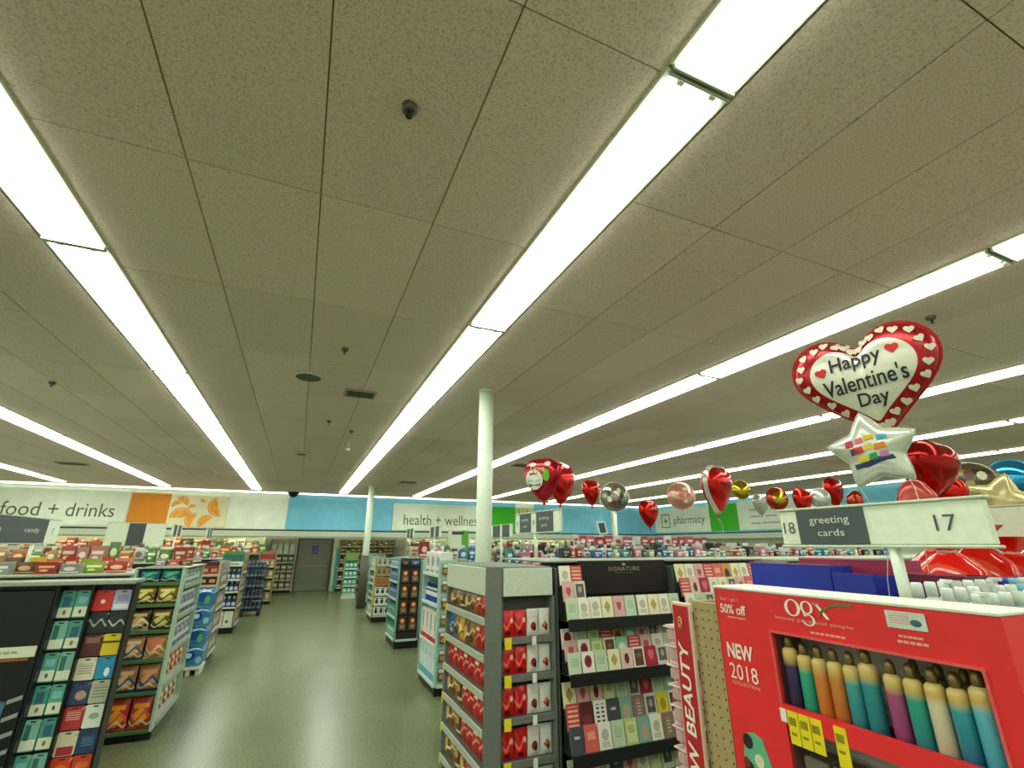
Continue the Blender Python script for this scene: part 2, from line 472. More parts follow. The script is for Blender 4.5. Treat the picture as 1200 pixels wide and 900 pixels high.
def column(x, y, r, label, wrap):
    root = empty('support_column', (x, y, 0))
    part(root, 'shaft', MB().lathe([(r, 0.0), (r, CEIL)], 28), plain('cfd9c8', 0.45))
    part(root, 'collar', MB().lathe([(r + .012, CEIL - .03), (r + .012, CEIL)], 28), plain('cfd9c8', 0.45))
    if wrap:
        part(root, 'protective_wrap', MB().lathe([(r + .03, 0), (r + .03, 1.56), (r + .002, 1.58)], 28), plain('5a574e', 0.5), label='dark grey sleeve round the foot')
    tag(root, label, 'column')
column(2.02, 5.54, .095, 'round white column rising behind the white topped candy shelf', True)
column(2.08, 17.0, .105, 'far round white column with a dark grey sleeve beside the main aisle', True)

column(13.3, 18.9, .13, 'farthest white column in front of the blue wall corner', False)
# ---------------------------------------------------------------- wall signs
def board_back(name, x0, x1, z0, z1, mt, label, cat='sign', d=.03):
    root = empty(name, ((x0 + x1) / 2, YS - .003, z0))
    part(root, 'board', MB().cbox(-(x1 - x0) / 2, (x1 - x0) / 2, -d, 0, 0, z1 - z0, .006), mt)
    tag(root, label, cat); return root
SIGNW = plain('eaf3e2', 0.6, scale=2)
s = board_back('sign_board', -9.9, -5.56, 2.50, 3.66, SIGNW, 'white wall sign lettered food + drinks')
part(s, 'lettering', text_mb('food + drinks', width=2.95, height=.44), LETTER, (-7.37 + 7.73, -.032, .50))
s = board_back('colour_panel', -5.52, -4.37, 2.50, 3.62, ORANGEW, 'plain orange square panel beside the orange slice picture', 'panel')
s = board_back('picture_panel', -4.37, -2.56, 2.50, 3.60, plain('efe6c0', 0.6, scale=2), 'picture of orange slices on a cream ground on the far wall', 'picture')
OR1, OR2, OR3 = plain('e9781a', 0.5, scale=12, var=.2), plain('f2a632', 0.5, scale=12, var=.15), plain('f6dca0', 0.5)
def slice_(cx, cz, r, a0, a1, rot):
    def arc(rr, n=12):
        return [(cx + rr * math.cos(rot + a0 + (a1 - a0) * i / n), cz + rr * math.sin(rot + a0 + (a1 - a0) * i / n)) for i in range(n + 1)]
    for k, (rr, mt, nm) in enumerate(((r, OR1, 'orange_peel'), (r * .9, OR3, 'orange_pith'), (r * .84, OR2, 'orange_flesh'))):
        part(s, nm, MB().prism(arc(rr), -.032 - .003 * k, -.029), mt)
for a in ((-.50, .32, .34, 0, PI, .1), (-.55, .84, .22, 0, PI, -.6), (.60, .72, .34, 0, PI, 1.9), (-.1, .22, .26, 0, PI, 1.3), (.30, .16, .26, 0, PI, .8), (-.70, .74, .16, 0, PI, .6), (-.22, .66, .12, 0, PI, .4), (.10, .95, .10, 0, PI, 2.6)):
    slice_(*a)
s = board_back('sign_board', 3.46, 7.88, 2.48, 3.57, SIGNW, 'white wall sign lettered health + wellness behind the white column')
part(s, 'lettering', text_mb('health + wellness', width=3.45, height=.42), LETTER, (-.02, -.032, .44))
s = board_back('colour_panel', 7.90, 9.02, 2.48, 3.57, GREENW, 'bright green panel right of the health + wellness sign', 'panel')
s = board_back('picture_panel', 9.08, 9.98, 2.48, 3.57, plain('ccd9a8', 0.6), 'pale striped picture right of the bright green panel', 'picture')
for i in range(4): part(s, 'printed_stripe', MB().prism([(-.36 + i * .2, .02), (-.28 + i * .2, .02), (-.26 + i * .2, 1.05), (-.34 + i * .2, 1.05)], -.033, -.029), plain(('8fae52', 'b4c48a', '9fb86a', 'd8dfbc')[i], 0.6))
def board_right(name, y0, y1, z0, z1, mt, label, cat='sign', d=.03):
    root = empty(name, (XR - .003, (y0 + y1) / 2, z0), -PI / 2)
    part(root, 'board', MB().cbox(-(y1 - y0) / 2, (y1 - y0) / 2, -d, 0, 0, z1 - z0, .006), mt)
    tag(root, label, cat); return root
s = board_right('sign_board', 16.45, 20.1, 2.52, 3.62, SIGNW, 'white wall sign lettered pharmacy with a boxed cross')
part(s, 'lettering', text_mb('pharmacy', width=2.0, height=.46), LETTER, (.55, -.032, .50))
bx = MB()
for x0, x1, z0, z1 in ((-1.35, -.75, .22, .26), (-1.35, -.75, .82, .86), (-1.35, -1.31, .22, .86), (-.79, -.75, .22, .86), (-1.17, -.93, .51, .57), (-1.08, -1.02, .42, .66)):
    bx.box(x0, x1, -.034, -.03, z0, z1)
part(s, 'cross_emblem', bx, LETTER)
s = board_right('colour_panel', 14.92, 16.43, 2.52, 3.62, GREENW, 'bright green panel right of the pharmacy sign', 'panel')
s = board_right('sign_board', 11.3, 14.9, 2.52, 3.62, SIGNW, 'white wall sign with three lines of small print right of the green panel')
for i, words in enumerate(((.5, .28, .4), (.62, .5), (.45, .85))):
    x = -1.2
    for wd in words:
        part(s, 'small_print', MB().box(x, x + wd, -.033, -.03, .74 - i * .26, .79 - i * .26), plain('a3ad99', .6)); x += wd + .1
# ceiling fittings
def fitting(name, x, y, prof, mt, label, cat, n=16):
    o = obj(name, MB().lathe([(r, -z) for r, z in prof][::-1], n).mesh(name, mt), None, (x, y, CEIL))
    return tag(o, label, cat)
DKM, WHM = plain('3a3a36', 0.35, 0.5), plain('b9bfa9', 0.5)
def sprinkler(x, y, label):
    root = empty('sprinkler_head', (x, y, CEIL))
    part(root, 'escutcheon', MB().lathe([(.02, -.035), (.034, -.028), (.036, -.002), (.036, 0)], 16), plain('5c5b50', 0.35, 0.5))
    part(root, 'deflector', MB().lathe([(.016, -.062), (.016, -.058), (.006, -.056), (.008, -.03)], 12), DKM)
    tag(root, label, 'sprinkler', 'ceiling sprinklers')
sprinkler(.21, 1.70, 'round dark sprinkler head in the ceiling nearest the top of the photo')
sprinkler(.18, 4.80, 'sprinkler head beside the flat round ceiling speaker')
sprinkler(.20, 8.05, 'small sprinkler head left of a white hanging detector')
sprinkler(4.89, 1.97, 'sprinkler head above the large Valentine heart balloon')
sprinkler(.61, 8.67, 'sprinkler head right of another beyond the ceiling vents')
sprinkler(-3.1, 7.4, 'sprinkler head above the snack shelves at left')
def disc(x, y, r, label, name, cat):
    root = empty(name, (x, y, CEIL))
    part(root, 'rim', MB().lathe([(r * .86, -.03), (r, -.018), (r, 0)], 24), WHM)
    part(root, 'grille', MB().lathe([(r * .8, -.034), (r * .85, -.028)], 24), plain('5d5d50', 0.6))
    tag(root, label, cat)
disc(-.15, 5.84, .17, 'flat round ceiling speaker left of a square vent', 'ceiling_speaker', 'speaker')
disc(-.2, 11.36, .12, 'small ring shaped ceiling speaker far down the aisle', 'ceiling_speaker', 'speaker')
def vent(x, y, w_, d_, label):
    root = empty('ceiling_vent', (x, y, CEIL))
    part(root, 'frame', MB().box(-w_, w_, -d_, -d_ + .03, -.02, 0).box(-w_, w_, d_ - .03, d_, -.02, 0).box(-w_, -w_ + .03, -d_ + .03, d_ - .03, -.02, 0).box(w_ - .03, w_, -d_ + .03, d_ - .03, -.02, 0), plain('8f907a', 0.5))
    for k in range(5): part(root, 'slat', MB().box(-w_ + .03, w_ - .03, -d_ + .04 + k * (2 * d_ - .08) / 5, -d_ + .06 + k * (2 * d_ - .08) / 5, -.018, -.004), plain('55564a', 0.5))
    tag(root, label, 'vent')
vent(.5, 6.33, .2, .16, 'square ceiling vent right of the flat round speaker')
vent(2.99, 15.45, .25, .2, 'far ceiling vent left of the white column')
vent(4.91, 10.86, .22, .2, 'ceiling vent behind the large red and white heart balloon')
vent(-5.48, 15.23, .3, .2, 'ceiling vent at left above the food + drinks sign')
dt = empty('smoke_detector', (.62, 9.3, CEIL))
part(dt, 'base', MB().lathe([(.05, -.02), (.06, 0)], 16), WHM); part(dt, 'stem', MB().lathe([(.018, -.2), (.018, -.02)], 10), WHM); part(dt, 'head', MB().lathe([(.03, -.25), (.045, -.2)], 14), plain('d3d9c2', 0.5))
tag(dt, 'white detector hanging on a short stem from the ceiling', 'detector')
cam_dome = empty('camera_dome', (-.42, YS - .25, CEIL))
part(cam_dome, 'mount', MB().lathe([(.2, -.05), (.22, 0)], 20), BLACK)
part(cam_dome, 'dome', MB().lathe([(.02, -.2), (.1, -.17), (.16, -.11), (.19, -.05)], 20), plain('121214', 0.1))
tag(cam_dome, 'black security camera dome at the top of the far sign wall', 'camera')
# ================================================================ PRODUCT KITS  (face -Y, origin at bottom centre)
KITS = {}
def kit(fn):
    def wrap(*a):
        k = (fn.__name__,) + a
        if k not in KITS: KITS[k] = fn(*a)
        return KITS[k]
    return wrap
@kit
def pouch(w, h, d, mt, cr=None):
    nx, nz = 6, 8
    v, f = [], []
    def bul(u, t):
        return (max(0, math.sin(PI * u)) ** 0.55) * (max(0, math.sin(PI * min(1, t / .93))) ** 0.5 if t < .93 else 0)
    for side in (-1, 1):
        for j in range(nz + 1):
            for i in range(nx + 1):
                u, t = i / nx, j / nz
                wob = 0.006 * math.sin(9 * u + 5 * t) * (1 if 0 < j < nz else 0)
                pin = 1 - 0.05 * math.sin(PI * t)
                v.append(((u - .5) * w * pin, side * (d / 2 * bul(u, t) + .0008) + wob * bul(u, t), t * h))
    n = (nx + 1) * (nz + 1)
    for j in range(nz):
        for i in range(nx):
            a = j * (nx + 1) + i
            f.append((a, a + 1, a + nx + 2, a + nx + 1))
            b = n + a
            f.append((b, b + nx + 1, b + nx + 2, b + 1))
    m_ = MB().add(v, f, 0, True)
    out = [('body', m_.mesh('pouch', mt), (0, 0, 0))]
    if cr:
        c = MB()
        for k in range(3): c.box(-w / 2 * .99, w / 2 * .99, -.0025, .0025, h * .935 + k * h * .02, h * .947 + k * h * .02)
        out.append(('crimp_seal', c.mesh('crimp_seal', cr), (0, 0, 0)))
    return out
@kit
def carton(w, h, d, mt, lid=None):
    out = [('body', MB().cbox(-w / 2, w / 2, -d / 2, d / 2, 0, h, min(.004, w * .05)).mesh('carton', mt), (0, 0, 0))]
    if lid: out.append(('top_flap', MB().cbox(-w / 2 * .96, w / 2 * .96, -d / 2 * .96, d / 2 * .96, h, h + .004, .001).mesh('top_flap', lid), (0, 0, 0)))
    return out
@kit
def bottle(r, h, mt, cap, style='screw', n=12):
    sh = .72 if style != 'tall' else .80
    b = MB().lathe([(r * .9, 0), (r, h * .03), (r, h * sh * .9), (r * .8, h * sh), (r * .42, h * (sh + .06)), (r * .4, h * (sh + .1))], n)
    c = MB().lathe([(r * .48, h * (sh + .07)), (r * .48, h * .97), (r * .4, h)], n)
    out = [('body', b.mesh('bottle', mt), (0, 0, 0)), ('cap', c.mesh('cap', cap), (0, 0, 0))]
    if style == 'pump':
        p = MB().cbox(-r * .2, r * .2, -r * 1.1, r * .2, h * .97, h * 1.03, .002)
        out.append(('pump_nozzle', p.mesh('pump_nozzle', cap), (0, 0, 0)))
    return out
@kit
def spray(r, h, mt, cap):
    b = MB().lathe([(r * .94, 0), (r, h * .02), (r, h * .76), (r * .92, h * .80), (r * .55, h * .835)], 14)
    c = MB().lathe([(r * .56, h * .83), (r * .60, h * .87), (r * .54, h * .95), (r * .28, h)], 14)
    return [('body', b.mesh('bottle', mt), (0, 0, 0)), ('cap', c.mesh('cap', cap), (0, 0, 0))]
@kit
def tub(r, h, mt, cap):
    return [('body', MB().lathe([(r * .9, 0), (r, h * .06), (r, h * .78)], 14).mesh('tub', mt), (0, 0, 0)),
            ('lid', MB().lathe([(r * 1.05, h * .78), (r * 1.05, h * .96), (r * .98, h)], 14).mesh('lid', cap), (0, 0, 0))]
@kit
def card(w, h, mt, env):
    f = MB().cbox(-w / 2, w / 2, -.0022, 0, 0, h, .0008)
    f.cbox(-w / 2, w / 2, .003, .0045, 0, h, .0006)
    return [('card', f.mesh('card', mt), (0, 0, 0)), ('envelope', MB().cbox(-w / 2 * .98, w / 2 * .98, .007, .009, 0, h * .985, .0007).mesh('envelope', env), (0, 0, 0))]
@kit
def hangcard(w, h, mt, tab):
    c = .008
    poly = [(-w / 2 + c, 0), (w / 2 - c, 0), (w / 2, c), (w / 2, h - c), (w / 2 - c, h), (-w / 2 + c, h), (-w / 2, h - c), (-w / 2, c)]
    t_ = MB().prism([(-.018, h - .02), (.018, h - .02), (.018, h - .010), (-.018, h - .010)], -.0035, -.001)
    return [('carrier', MB().prism(poly, -.003, 0).mesh('carrier', mt), (0, 0, 0)), ('hang_slot', t_.mesh('hang_slot', tab), (0, 0, 0))]
def place(kt, name, loc, rz, label, cat, group=None, tilt=0.0):
    root = None
    for i, (pn, me, pl) in enumerate(kt):
        if i == 0:
            root = obj(name, me, None, loc, (tilt, 0, rz)); tag(root, label, cat, group)
        else: obj(pn, me, root, pl)
    return root
class Face:
    """a stocked shelf front: origin = its viewer's-left bottom corner, u to the right, v into the shelf"""
    def __init__(s, x, y, rz, w): s.x, s.y, s.rz, s.w = x, y, rz, w
    def at(s, u, v, z):
        c, q = math.cos(s.rz), math.sin(s.rz)
        return (s.x + u * c - v * q, s.y + u * q + v * c, z)
def face_parts(root, F, d, zs, top, shelf, rail, back, post, kick=None, kickh=.1, rail_h=.04, posts=(1, 1), tags=None, pegs=False):
    L = root.location
    loc, rot = (F.x - L.x, F.y - L.y, 0), (0, 0, F.rz)
    W = F.w
    part(root, 'back_panel', MB().box(0, W, d - .012, d, kickh, top), back, loc, rot)
    for i, z in enumerate(zs):
        sh = part(root, 'shelf', MB().box(.004, W - .004, .008, d - .012, z - .022, z), shelf, loc, rot)
        o = obj('price_rail', MB().cbox(.004, W - .004, -.006, .007, z - rail_h, z + .006, .003).mesh('price_rail', rail), sh)
        if tags:
            for (u, tw, th, mt) in tags:
                obj('price_tag', MB().box(u, u + tw, -.010, -.007, z - th, z + .004).mesh('price_tag', mt), sh)
    if posts[0]: part(root, 'upright', MB().cbox(-.025, 0.003, 0.0, d, (kickh if kick else 0), top, .004), post, loc, rot)
    if posts[1]: part(root, 'upright', MB().cbox(W - .003, W + .025, 0.0, d, (kickh if kick else 0), top, .004), post, loc, rot)
    if kick: part(root, 'kick_base', MB().box(-.02 * posts[0], W + .02 * posts[1], min(.03, d * .3), d, 0, kickh), kick, loc, rot)
def stock(F, z, d, items, rowlabel, gap=0.0, v=None):
    """items: list of (kit, width, name, look, category); fills left to right"""
    tot = sum(i[1] for i in items)
    g = (F.w - .01 - tot) / max(1, len(items)) if gap is None else gap
    u = .005 + (g / 2 if gap is None else 0)
    n = len(items)
    for k, (kt, wd, nm, look, cat) in enumerate(items):
        p = F.at(u + wd / 2, (v if v is not None else d), z + .0005)
        pos = 'leftmost' if k == 0 else ('rightmost' if k == n - 1 else nth(k + 1) + ' from left')
        if n == 1: pos = 'alone'
        place(kt, nm, p, F.rz, '%s, %s %s' % (look, pos, rowlabel), cat, rowlabel.replace('on ', '', 1)[:60])
        u += wd + g
YEL = plain('e6cf1e', 0.5)
WHITE = plain('dfe2d8', 0.5)
RED = plain('c01a1c', 0.4)
TAN = plain('a58f6a', 0.7)
# ================================================================ D: candy endcap with the white header
droot = empty('candy_endcap', (1.43, 3.75, 0))
FA = Face(1.43, 4.95, -PI / 2, 1.09)
FB = Face(1.548, 3.75, 0, .432)
dz = [1.35, 1.09, .84, .60, .36, .12]
GRYS, GRYR = plain('6f736b', .5), plain('a9b2a2', .4)
face_parts(droot, FA, .24, dz, 1.51, GRYS, GRYR, plain('55564e', .6), plain('7a7f78', .4), BLACK, .08, .05, (1, 0), [(.0, .03, .075, YEL)])
ez = [1.22, .965, .69, .42, .15]
face_parts(droot, FB, .118, ez, 1.51, plain('4e4f4c', .5), plain('6d6e69', .45), plain('4b4a44', .6), plain('6a6e68', .4), BLACK, .08, .045, (0, 1), [(.008, .055, .075, YEL), (.24, .035, .06, WHITE)])
part(droot, 'corner_post', MB().add([(0, .10, 0), (.10, 0, 0), (.13, .035, 0), (.035, .13, 0), (0, .10, 1.735), (.10, 0, 1.735), (.13, .035, 1.735), (.035, .13, 1.735)], [(0, 3, 2, 1), (4, 5, 6, 7), (0, 1, 5, 4), (1, 2, 6, 5), (2, 3, 7, 6), (3, 0, 4, 7)]), plain('6b6f6b', .35, .3))
part(droot, 'header_panel', MB().cbox(.0, .03, .115, 1.22, 1.515, 1.725, .004), plain('c2cbb9', .5), label='plain white header panel')
part(droot, 'header_panel', MB().cbox(.115, .555, .0, .03, 1.515, 1.725, .004), plain('c2cbb9', .5), label='plain white header panel')
part(droot, 'top_cap', MB().add([(.02, 1.22, 1.7255), (.02, .17, 1.7255), (.14, .05, 1.7255), (.16, .02, 1.7255), (.555, .02, 1.7255), (.555, 1.22, 1.7255), (.02, 1.22, 1.735), (.02, .17, 1.735), (.14, .05, 1.735), (.16, .02, 1.735), (.555, .02, 1.735), (.555, 1.22, 1.735)],
     [(5, 4, 3, 2, 1, 0), (6, 7, 8, 9, 10, 11), (0, 1, 7, 6), (1, 2, 8, 7), (2, 3, 9, 8), (3, 4, 10, 9), (4, 5, 11, 10), (5, 0, 6, 11)]), plain('6e7367', .6))
part(droot, 'core', MB().box(.245, .545, .13, 1.19, .0, 1.72), plain('55564e', .6))
tag(droot, 'grey candy endcap shelf with plain white header below the white column', 'shelf unit')
BRN = [printed('6e4a24', (('e', .5, .55, .3, .2, 'c9a35a'), ('s', .5, .3, .5, .12, 'e8d9b0')), .3), printed('8c6a33', (('s', .5, .6, .4, .1, 'e6c886'), ('e', .5, .3, .28, .16, '4a2d14')), .3),
       printed('4f3418', (('e', .45, .6, .35, .14, 'b98d4c'), ('r', .5, .2, .4, .06, 'd9c9a2')), .3)]
REDP = [printed('b41a1a', (('s', .5, .55, .45, .1, 'e0a98f'), ('e', .5, .25, .3, .13, '7d0d10')), .3), printed('a8201f', (('s', .5, .5, .5, .12, 'd98a78'), ('r', .5, .8, .3, .06, 'e7c9a9')), .3)]
BLU = printed('255c9b', (('s', .5, .5, .5, .1, '9fc4e6'), ('e', .5, .25, .3, .1, 'd5b24a')), .3)
GLD = printed('c79c3e', (('e', .5, .5, .3, .2, 'f0dd9e'), ('s', .5, .3, .5, .1, '7d4a1c')), .3)
look = {'n': ('brown chocolate pouch', BRN), 'r': ('red sweets pouch', REDP), 'b': ('blue sweets pouch', [BLU]), 'g': ('gold chocolate pouch', [GLD])}
for z, seq, nm in zip(dz, ('nnnnnrr', 'bngnnrr', 'rrrrrrr', 'nnnrrrr', 'nnnrrrr', 'nnnnrrr'), ('top', 'second', 'third', 'fourth', 'fifth', 'bottom')):
    it = []
    for k, ch in enumerate(seq):
        lk, ms = look[ch]
        it.append((pouch(.15, .19 if z < 1.3 else .15, .045, ms[k % len(ms)], ms[k % len(ms)]), .15, 'candy_pouch', lk, 'candy bag'))
    stock(FA, z, .05, it, 'on %s shelf of candy endcap aisle side' % nm)
RBAG = printed('c4141a', (('s', .5, .5, .42, .16, 'ef6a52'), ('e', .42, .16, .22, .09, '5d0a0c'), ('e', .7, .62, .1, .1, 'f1b7a0')), .25)
WBAG = [printed('d8d6cd', (('e', .5, .36, .25, .15, '8c2a20'), ('e', .6, .26, .14, .09, '2a1a18'), ('l', .5, .78, .3, .12, 'b9b5a6')), .35), printed('d3d2c8', (('d', .5, .36, .3, .16, 'a4382a'), ('e', .42, .42, .12, .07, 'd98a4a'), ('e', .62, .25, .12, .08, '33201a')), .35)]
for z, nm in zip(ez, ('top', 'second', 'third', 'fourth', 'bottom')):
    it = [(pouch(.106, .19, .05, RBAG, RED), .1065, 'candy_bag', 'glossy red candy bag', 'candy bag') for _ in range(2)] + \
         [(pouch(.104, .195, .045, WBAG[k % 2], WHITE), .1045, 'candy_bag', 'white strawberry candy bag', 'candy bag') for k in range(2)]
    stock(FB, z, .05, it, 'on %s shelf of candy endcap camera side' % nm)

# ================================================================ D run: greeting card racks
croot = empty('card_rack', (2.015, 3.6, 0))
CX0, CX1 = 2.015, 4.62
cw = CX1 - CX0
CRK = plain('1b1c1b', .5)
part(croot, 'back_panel', MB().box(0, cw, .40, .44, .08, 1.755), plain('3c3b37', .6))
part(croot, 'top_ledge', MB().cbox(-.0, cw, .30, 1.35, 1.757, 1.775, .004), plain('8d9285', .45))
part(croot, 'kick_base', MB().box(0, cw, .12, .4, 0, .08), BLACK)
for ux in (0.0, 1.235, 2.47):
    part(croot, 'divider', MB().cbox(ux, ux + .02, .15, .40, .08, 1.72, .003), plain('4a4c48', .5))
tiers = [(1.335, 1, .16), (.955, 3, .078), (.44, 3, .135), (.10, 2, .12)]
def tier_y(t, j, n): return 3.62 + .05 * j
for zi, (z0, n, st) in enumerate(tiers):
    sh = part(croot, 'card_tier', MB().box(.022, cw, .0, .40, z0 - .012, z0), CRK)
    obj('tier_lip', MB().cbox(.022, cw, -.012, 0, z0 - .075, z0 + .012, .003).mesh('tier_lip', CRK), sh)
    for j in range(1, n):
        obj('step', MB().box(.022, cw, .010 + .05 * j, .015 + .05 * j, z0, z0 + st * j + .006).box(.022, cw, .015 + .05 * j, .045 + .05 * j, z0 + st * j - .004, z0 + st * j).mesh('step', plain('2a2b2a', .5)), sh)
tag(croot, 'long black greeting card rack right of the candy endcap', 'card rack')
hd = empty('rack_header', (2.275, 3.80, 1.50))
part(hd, 'board', MB().cbox(0, .945, 0, .03, 0, .275, .004), plain('15100e', .5))
part(hd, 'lettering', text_mb('SIGNATURE', width=.34, height=.034, spacing=1.15), plain('a79a86', .5), (.47, -.002, .205))
for i in range(9): part(hd, 'small_print', MB().box(.372 + i * .022, .388 + i * .022, -.002, 0, .168, .175), plain('5b5145', .5))
part(hd, 'crown_emblem', MB().prism([(-.014, .232), (.014, .232), (.018, .252), (.007, .243), (0, .258), (-.007, .243), (-.018, .252)], -.003, -.001), plain('b8aa8e', .5), (.47, 0, 0))
tag(hd, 'black SIGNATURE header board on the greeting card rack', 'sign')
CREAM = 'e4dfcf'
DES = [('cream card', CREAM, (('e', .5, .55, .28, .22, 'b9b09a'), ('l', .5, .2, .3, .1, '9a927e'))), ('pale pink card', 'dcb9ae', (('e', .5, .5, .2, .25, '5a1618'),)), ('red rose card', 'e6ddd2', (('e', .5, .55, .3, .28, '8e1622'), ('e', .5, .58, .14, .13, '5c0d16'))),
       ('lime green card', 'b6c77a', (('r', .5, .5, .36, .38, 'cdd99c'), ('l', .5, .6, .25, .15, '6f7d3c'))), ('grey photo card', 'c9c7b8', (('r', .5, .55, .36, .32, '57504a'), ('e', .5, .6, .16, .16, 'a5998a'))), ('crimson card', 'a31c33', (('h', .5, .55, .26, .24, 'd45d70'),)),
       ('pale green card', 'bccdae', (('l', .5, .55, .3, .2, '8fa585'),)), ('brown panel card', CREAM, (('r', .5, .5, .38, .4, '5d3a24'), ('e', .5, .6, .2, .1, '8a5f3e'))), ('mint card', '8fbf9e', (('e', .5, .5, .3, .2, 'd6e6d0'),)), ('coral card', 'd4605a', (('l', .5, .6, .3, .14, 'f2c3b4'),)),
       ('orange arch card', 'c98a45', (('e', .5, .4, .28, .3, '2d3230'), ('r', .5, .2, .28, .16, '2d3230'))), ('ivory gold card', 'e2dcb4', (('d', .5, .5, .3, .3, 'b59a50'),)), ('slate card', '46464f', (('r', .5, .6, .2, .05, 'c9c8c0'),)), ('small figures card', 'e4e2d8', (('l', .3, .5, .12, .36, '3a2a2a'), ('l', .7, .5, .12, .36, '6a2020'))),
       ('dusty pink card', 'd2a4a0', (('h', .5, .5, .22, .2, 'b34a56'),)), ('maroon card', '5d1f22', (('r', .5, .3, .36, .2, '7a3134'),)), ('teal portrait card', '7fa59a', (('e', .5, .4, .28, .3, 'b9a183'),)), ('red pattern card', 'c4403c', (('l', .5, .5, .4, .4, 'e5b5a0'),)), ('yellow card', 'd8c534', (('e', .5, .5, .25, .25, 'a98f1c'),)), ('taupe card', '8a6f5c', (('l', .5, .5, .16, .3, 'c8b6a0'),))]
DM = [printed(b, mo, .5) for _, b, mo in DES]
ENV = plain('d9d3c2', .6)
def cards(z, y, xs, seq, wd, hh, rowlabel, tilt=-.16):
    for k, x in enumerate(xs):
        d = seq[k % len(seq)]
        place(card(wd, hh, DM[d], ENV), 'greeting_card', (x, y, z), 0, '%s, %s from left %s' % (DES[d][0], nth(k + 1), rowlabel), 'greeting card', rowlabel.replace('in ', '')[:50], tilt)
# row below the header, then the stepped tiers
cards(1.336, 3.66, [2.34 + .118 * k + (.01 if k > 3 else 0) for k in range(8)], [0, 11, 14, 6, 0, 11, 0, 6], .11, .16, 'in row under the SIGNATURE header')
T1 = [([2, 6, 3, 17, 10, 8, 14, 4, 0, 6, 19, 11, 1], 2), ([14, 2, 3, 7, 8, 17, 14, 0, 6, 11], 1), ([6, 2, 6, 11, 1, 7, 5, 4, 11, 0], 0)]
for seq, j in T1:
    cards(.9555 + .078 * j, tier_y(1, j, 3), [2.10 + .1225 * k for k in range(20)], seq, .113, .15, 'in %s row of upper card tier' % ('front', 'middle', 'back')[j])
T2 = [([11, 14, 1, 3, 6, 4, 5, 6, 8], 2), ([17, 15, 13, 12, 16, 19, 4, 18, 7], 1), ([12, 9, 0, 6, 3, 16, 0, 19, 0, 14, 4], 0)]
for seq, j in T2:
    cards(.441 + .135 * j, tier_y(2, j, 3), [2.10 + .1225 * k for k in range(20)], seq, .114, .172, 'in %s row of lower card tier' % ('front', 'middle', 'back')[j])
cards(.221, 3.672, [2.10 + .1225 * k for k in range(20)], [6, 4, 0, 12, 14, 0, 3, 4, 6], .114, .17, 'in lowest tier of the card rack')
# narrow bay left of the header and the bay right of it
for r, (z, seq) in enumerate(((1.58, [0, 17]), (1.46, [14, 4]), (1.336, [6, 0]))):
    cards(z, 3.62 + .05 * (2 - r), [2.095, 2.205], seq, .105, .16, 'in %s row of narrow bay left of SIGNATURE header' % ('top', 'middle', 'bottom')[r])
for r, (z, seq) in enumerate(((1.58, [11, 0, 14, 17, 9, 10, 11, 0, 17, 0, 14]), (1.46, [17, 1, 5, 0, 11, 4, 14, 9, 0, 11, 17]), (1.336, [0, 6, 4, 11, 0, 6, 1, 0, 14, 10, 11]))):
    cards(z, 3.62 + .05 * (2 - r), [3.33 + .117 * k for k in range(11)], seq, .11, .16, 'in %s row of bay right of SIGNATURE header' % ('top', 'middle', 'bottom')[r])
for zz, nm in ((1.46, 'holder_strip'), (1.58, 'holder_strip')):
    yy = .008 + .05 * (1 if zz < 1.5 else 2)
    part(croot, nm, MB().box(.022, .25, yy, yy + .006, 1.337, zz + .01).box(.022, .25, yy + .006, yy + .04, zz - .004, zz), plain('2a2b2a', .5))
    part(croot, nm, MB().box(1.258, 2.60, yy, yy + .006, 1.337, zz + .01).box(1.258, 2.60, yy + .006, yy + .04, zz - .004, zz), plain('2a2b2a', .5))

# ================================================================ generic endcap with two stocked sides
def endcap(name, label, FA_, da, za, FB_, db, zb, top, frame, back, shelf, rail, base):
    root = empty(name, base)
    face_parts(root, FA_, da, za, top, shelf, rail, back, frame, BLACK, min(za) - .025, .035, (1, 1))
    if FB_: face_parts(root, FB_, db, zb, top, shelf, rail, back, frame, BLACK, min(zb) - .025, .035, (1, 1))
    tag(root, label, 'shelf unit')
    return root
def ser(n, kits, wd, name, look_, cat):
    return [(kits[k % len(kits)], wd, name, look_[k % len(look_)] if isinstance(look_, (list, tuple)) else look_, cat) for k in range(n)]
# ---- C
FRM, SHW = plain('9fc0b4', .4), plain('bcc7bd', .45)
CA = Face(1.9, 8.0, -PI / 2, .93); CB = Face(1.93, 7.03, 0, .42)
cz = [.13, .60, 1.10, 1.50]
endcap('endcap_shelf', 'white and pale teal endcap of boxed goods behind the candy endcap', CA, .27, cz, CB, .03, [.13, .5, .8, 1.1, 1.4], 1.70, FRM, plain('8f9a92', .6), SHW, plain('c3d2cb', .4), (1.9, 7.5, 0))
b1 = carton(.27, .30, .18, printed('d9dad6', (('e', .35, .6, .1, .28, '4d2a63'), ('e', .66, .55, .1, .24, '4d2a63'), ('r', .5, .1, .4, .06, '8a8f8a'))), WHITE)
stock(CA, 1.5, .12, ser(3, [b1], .295, 'boxed_bottles', 'white box printed with purple bottles', 'box'), 'on top shelf of white endcap', None)
b2 = bottle(.036, .25, printed('dfe2e2', (('r', .5, .2, .6, .2, '27459c'), ('r', .5, .75, .6, .06, '3a3f55'))), plain('2c3a72', .4))
stock(CA, 1.10, .08, ser(8, [b2], .085, 'bottle', 'small white bottle with blue base', 'bottle'), 'on second shelf of white endcap', None)
b3 = carton(.21, .40, .2, printed('dcdad2', (('r', .5, .08, .6, .08, 'b51f1f'), ('r', .5, .62, .12, .26, '6f6a62'), ('e', .5, .3, .16, .1, 'c9b59a'))), WHITE)
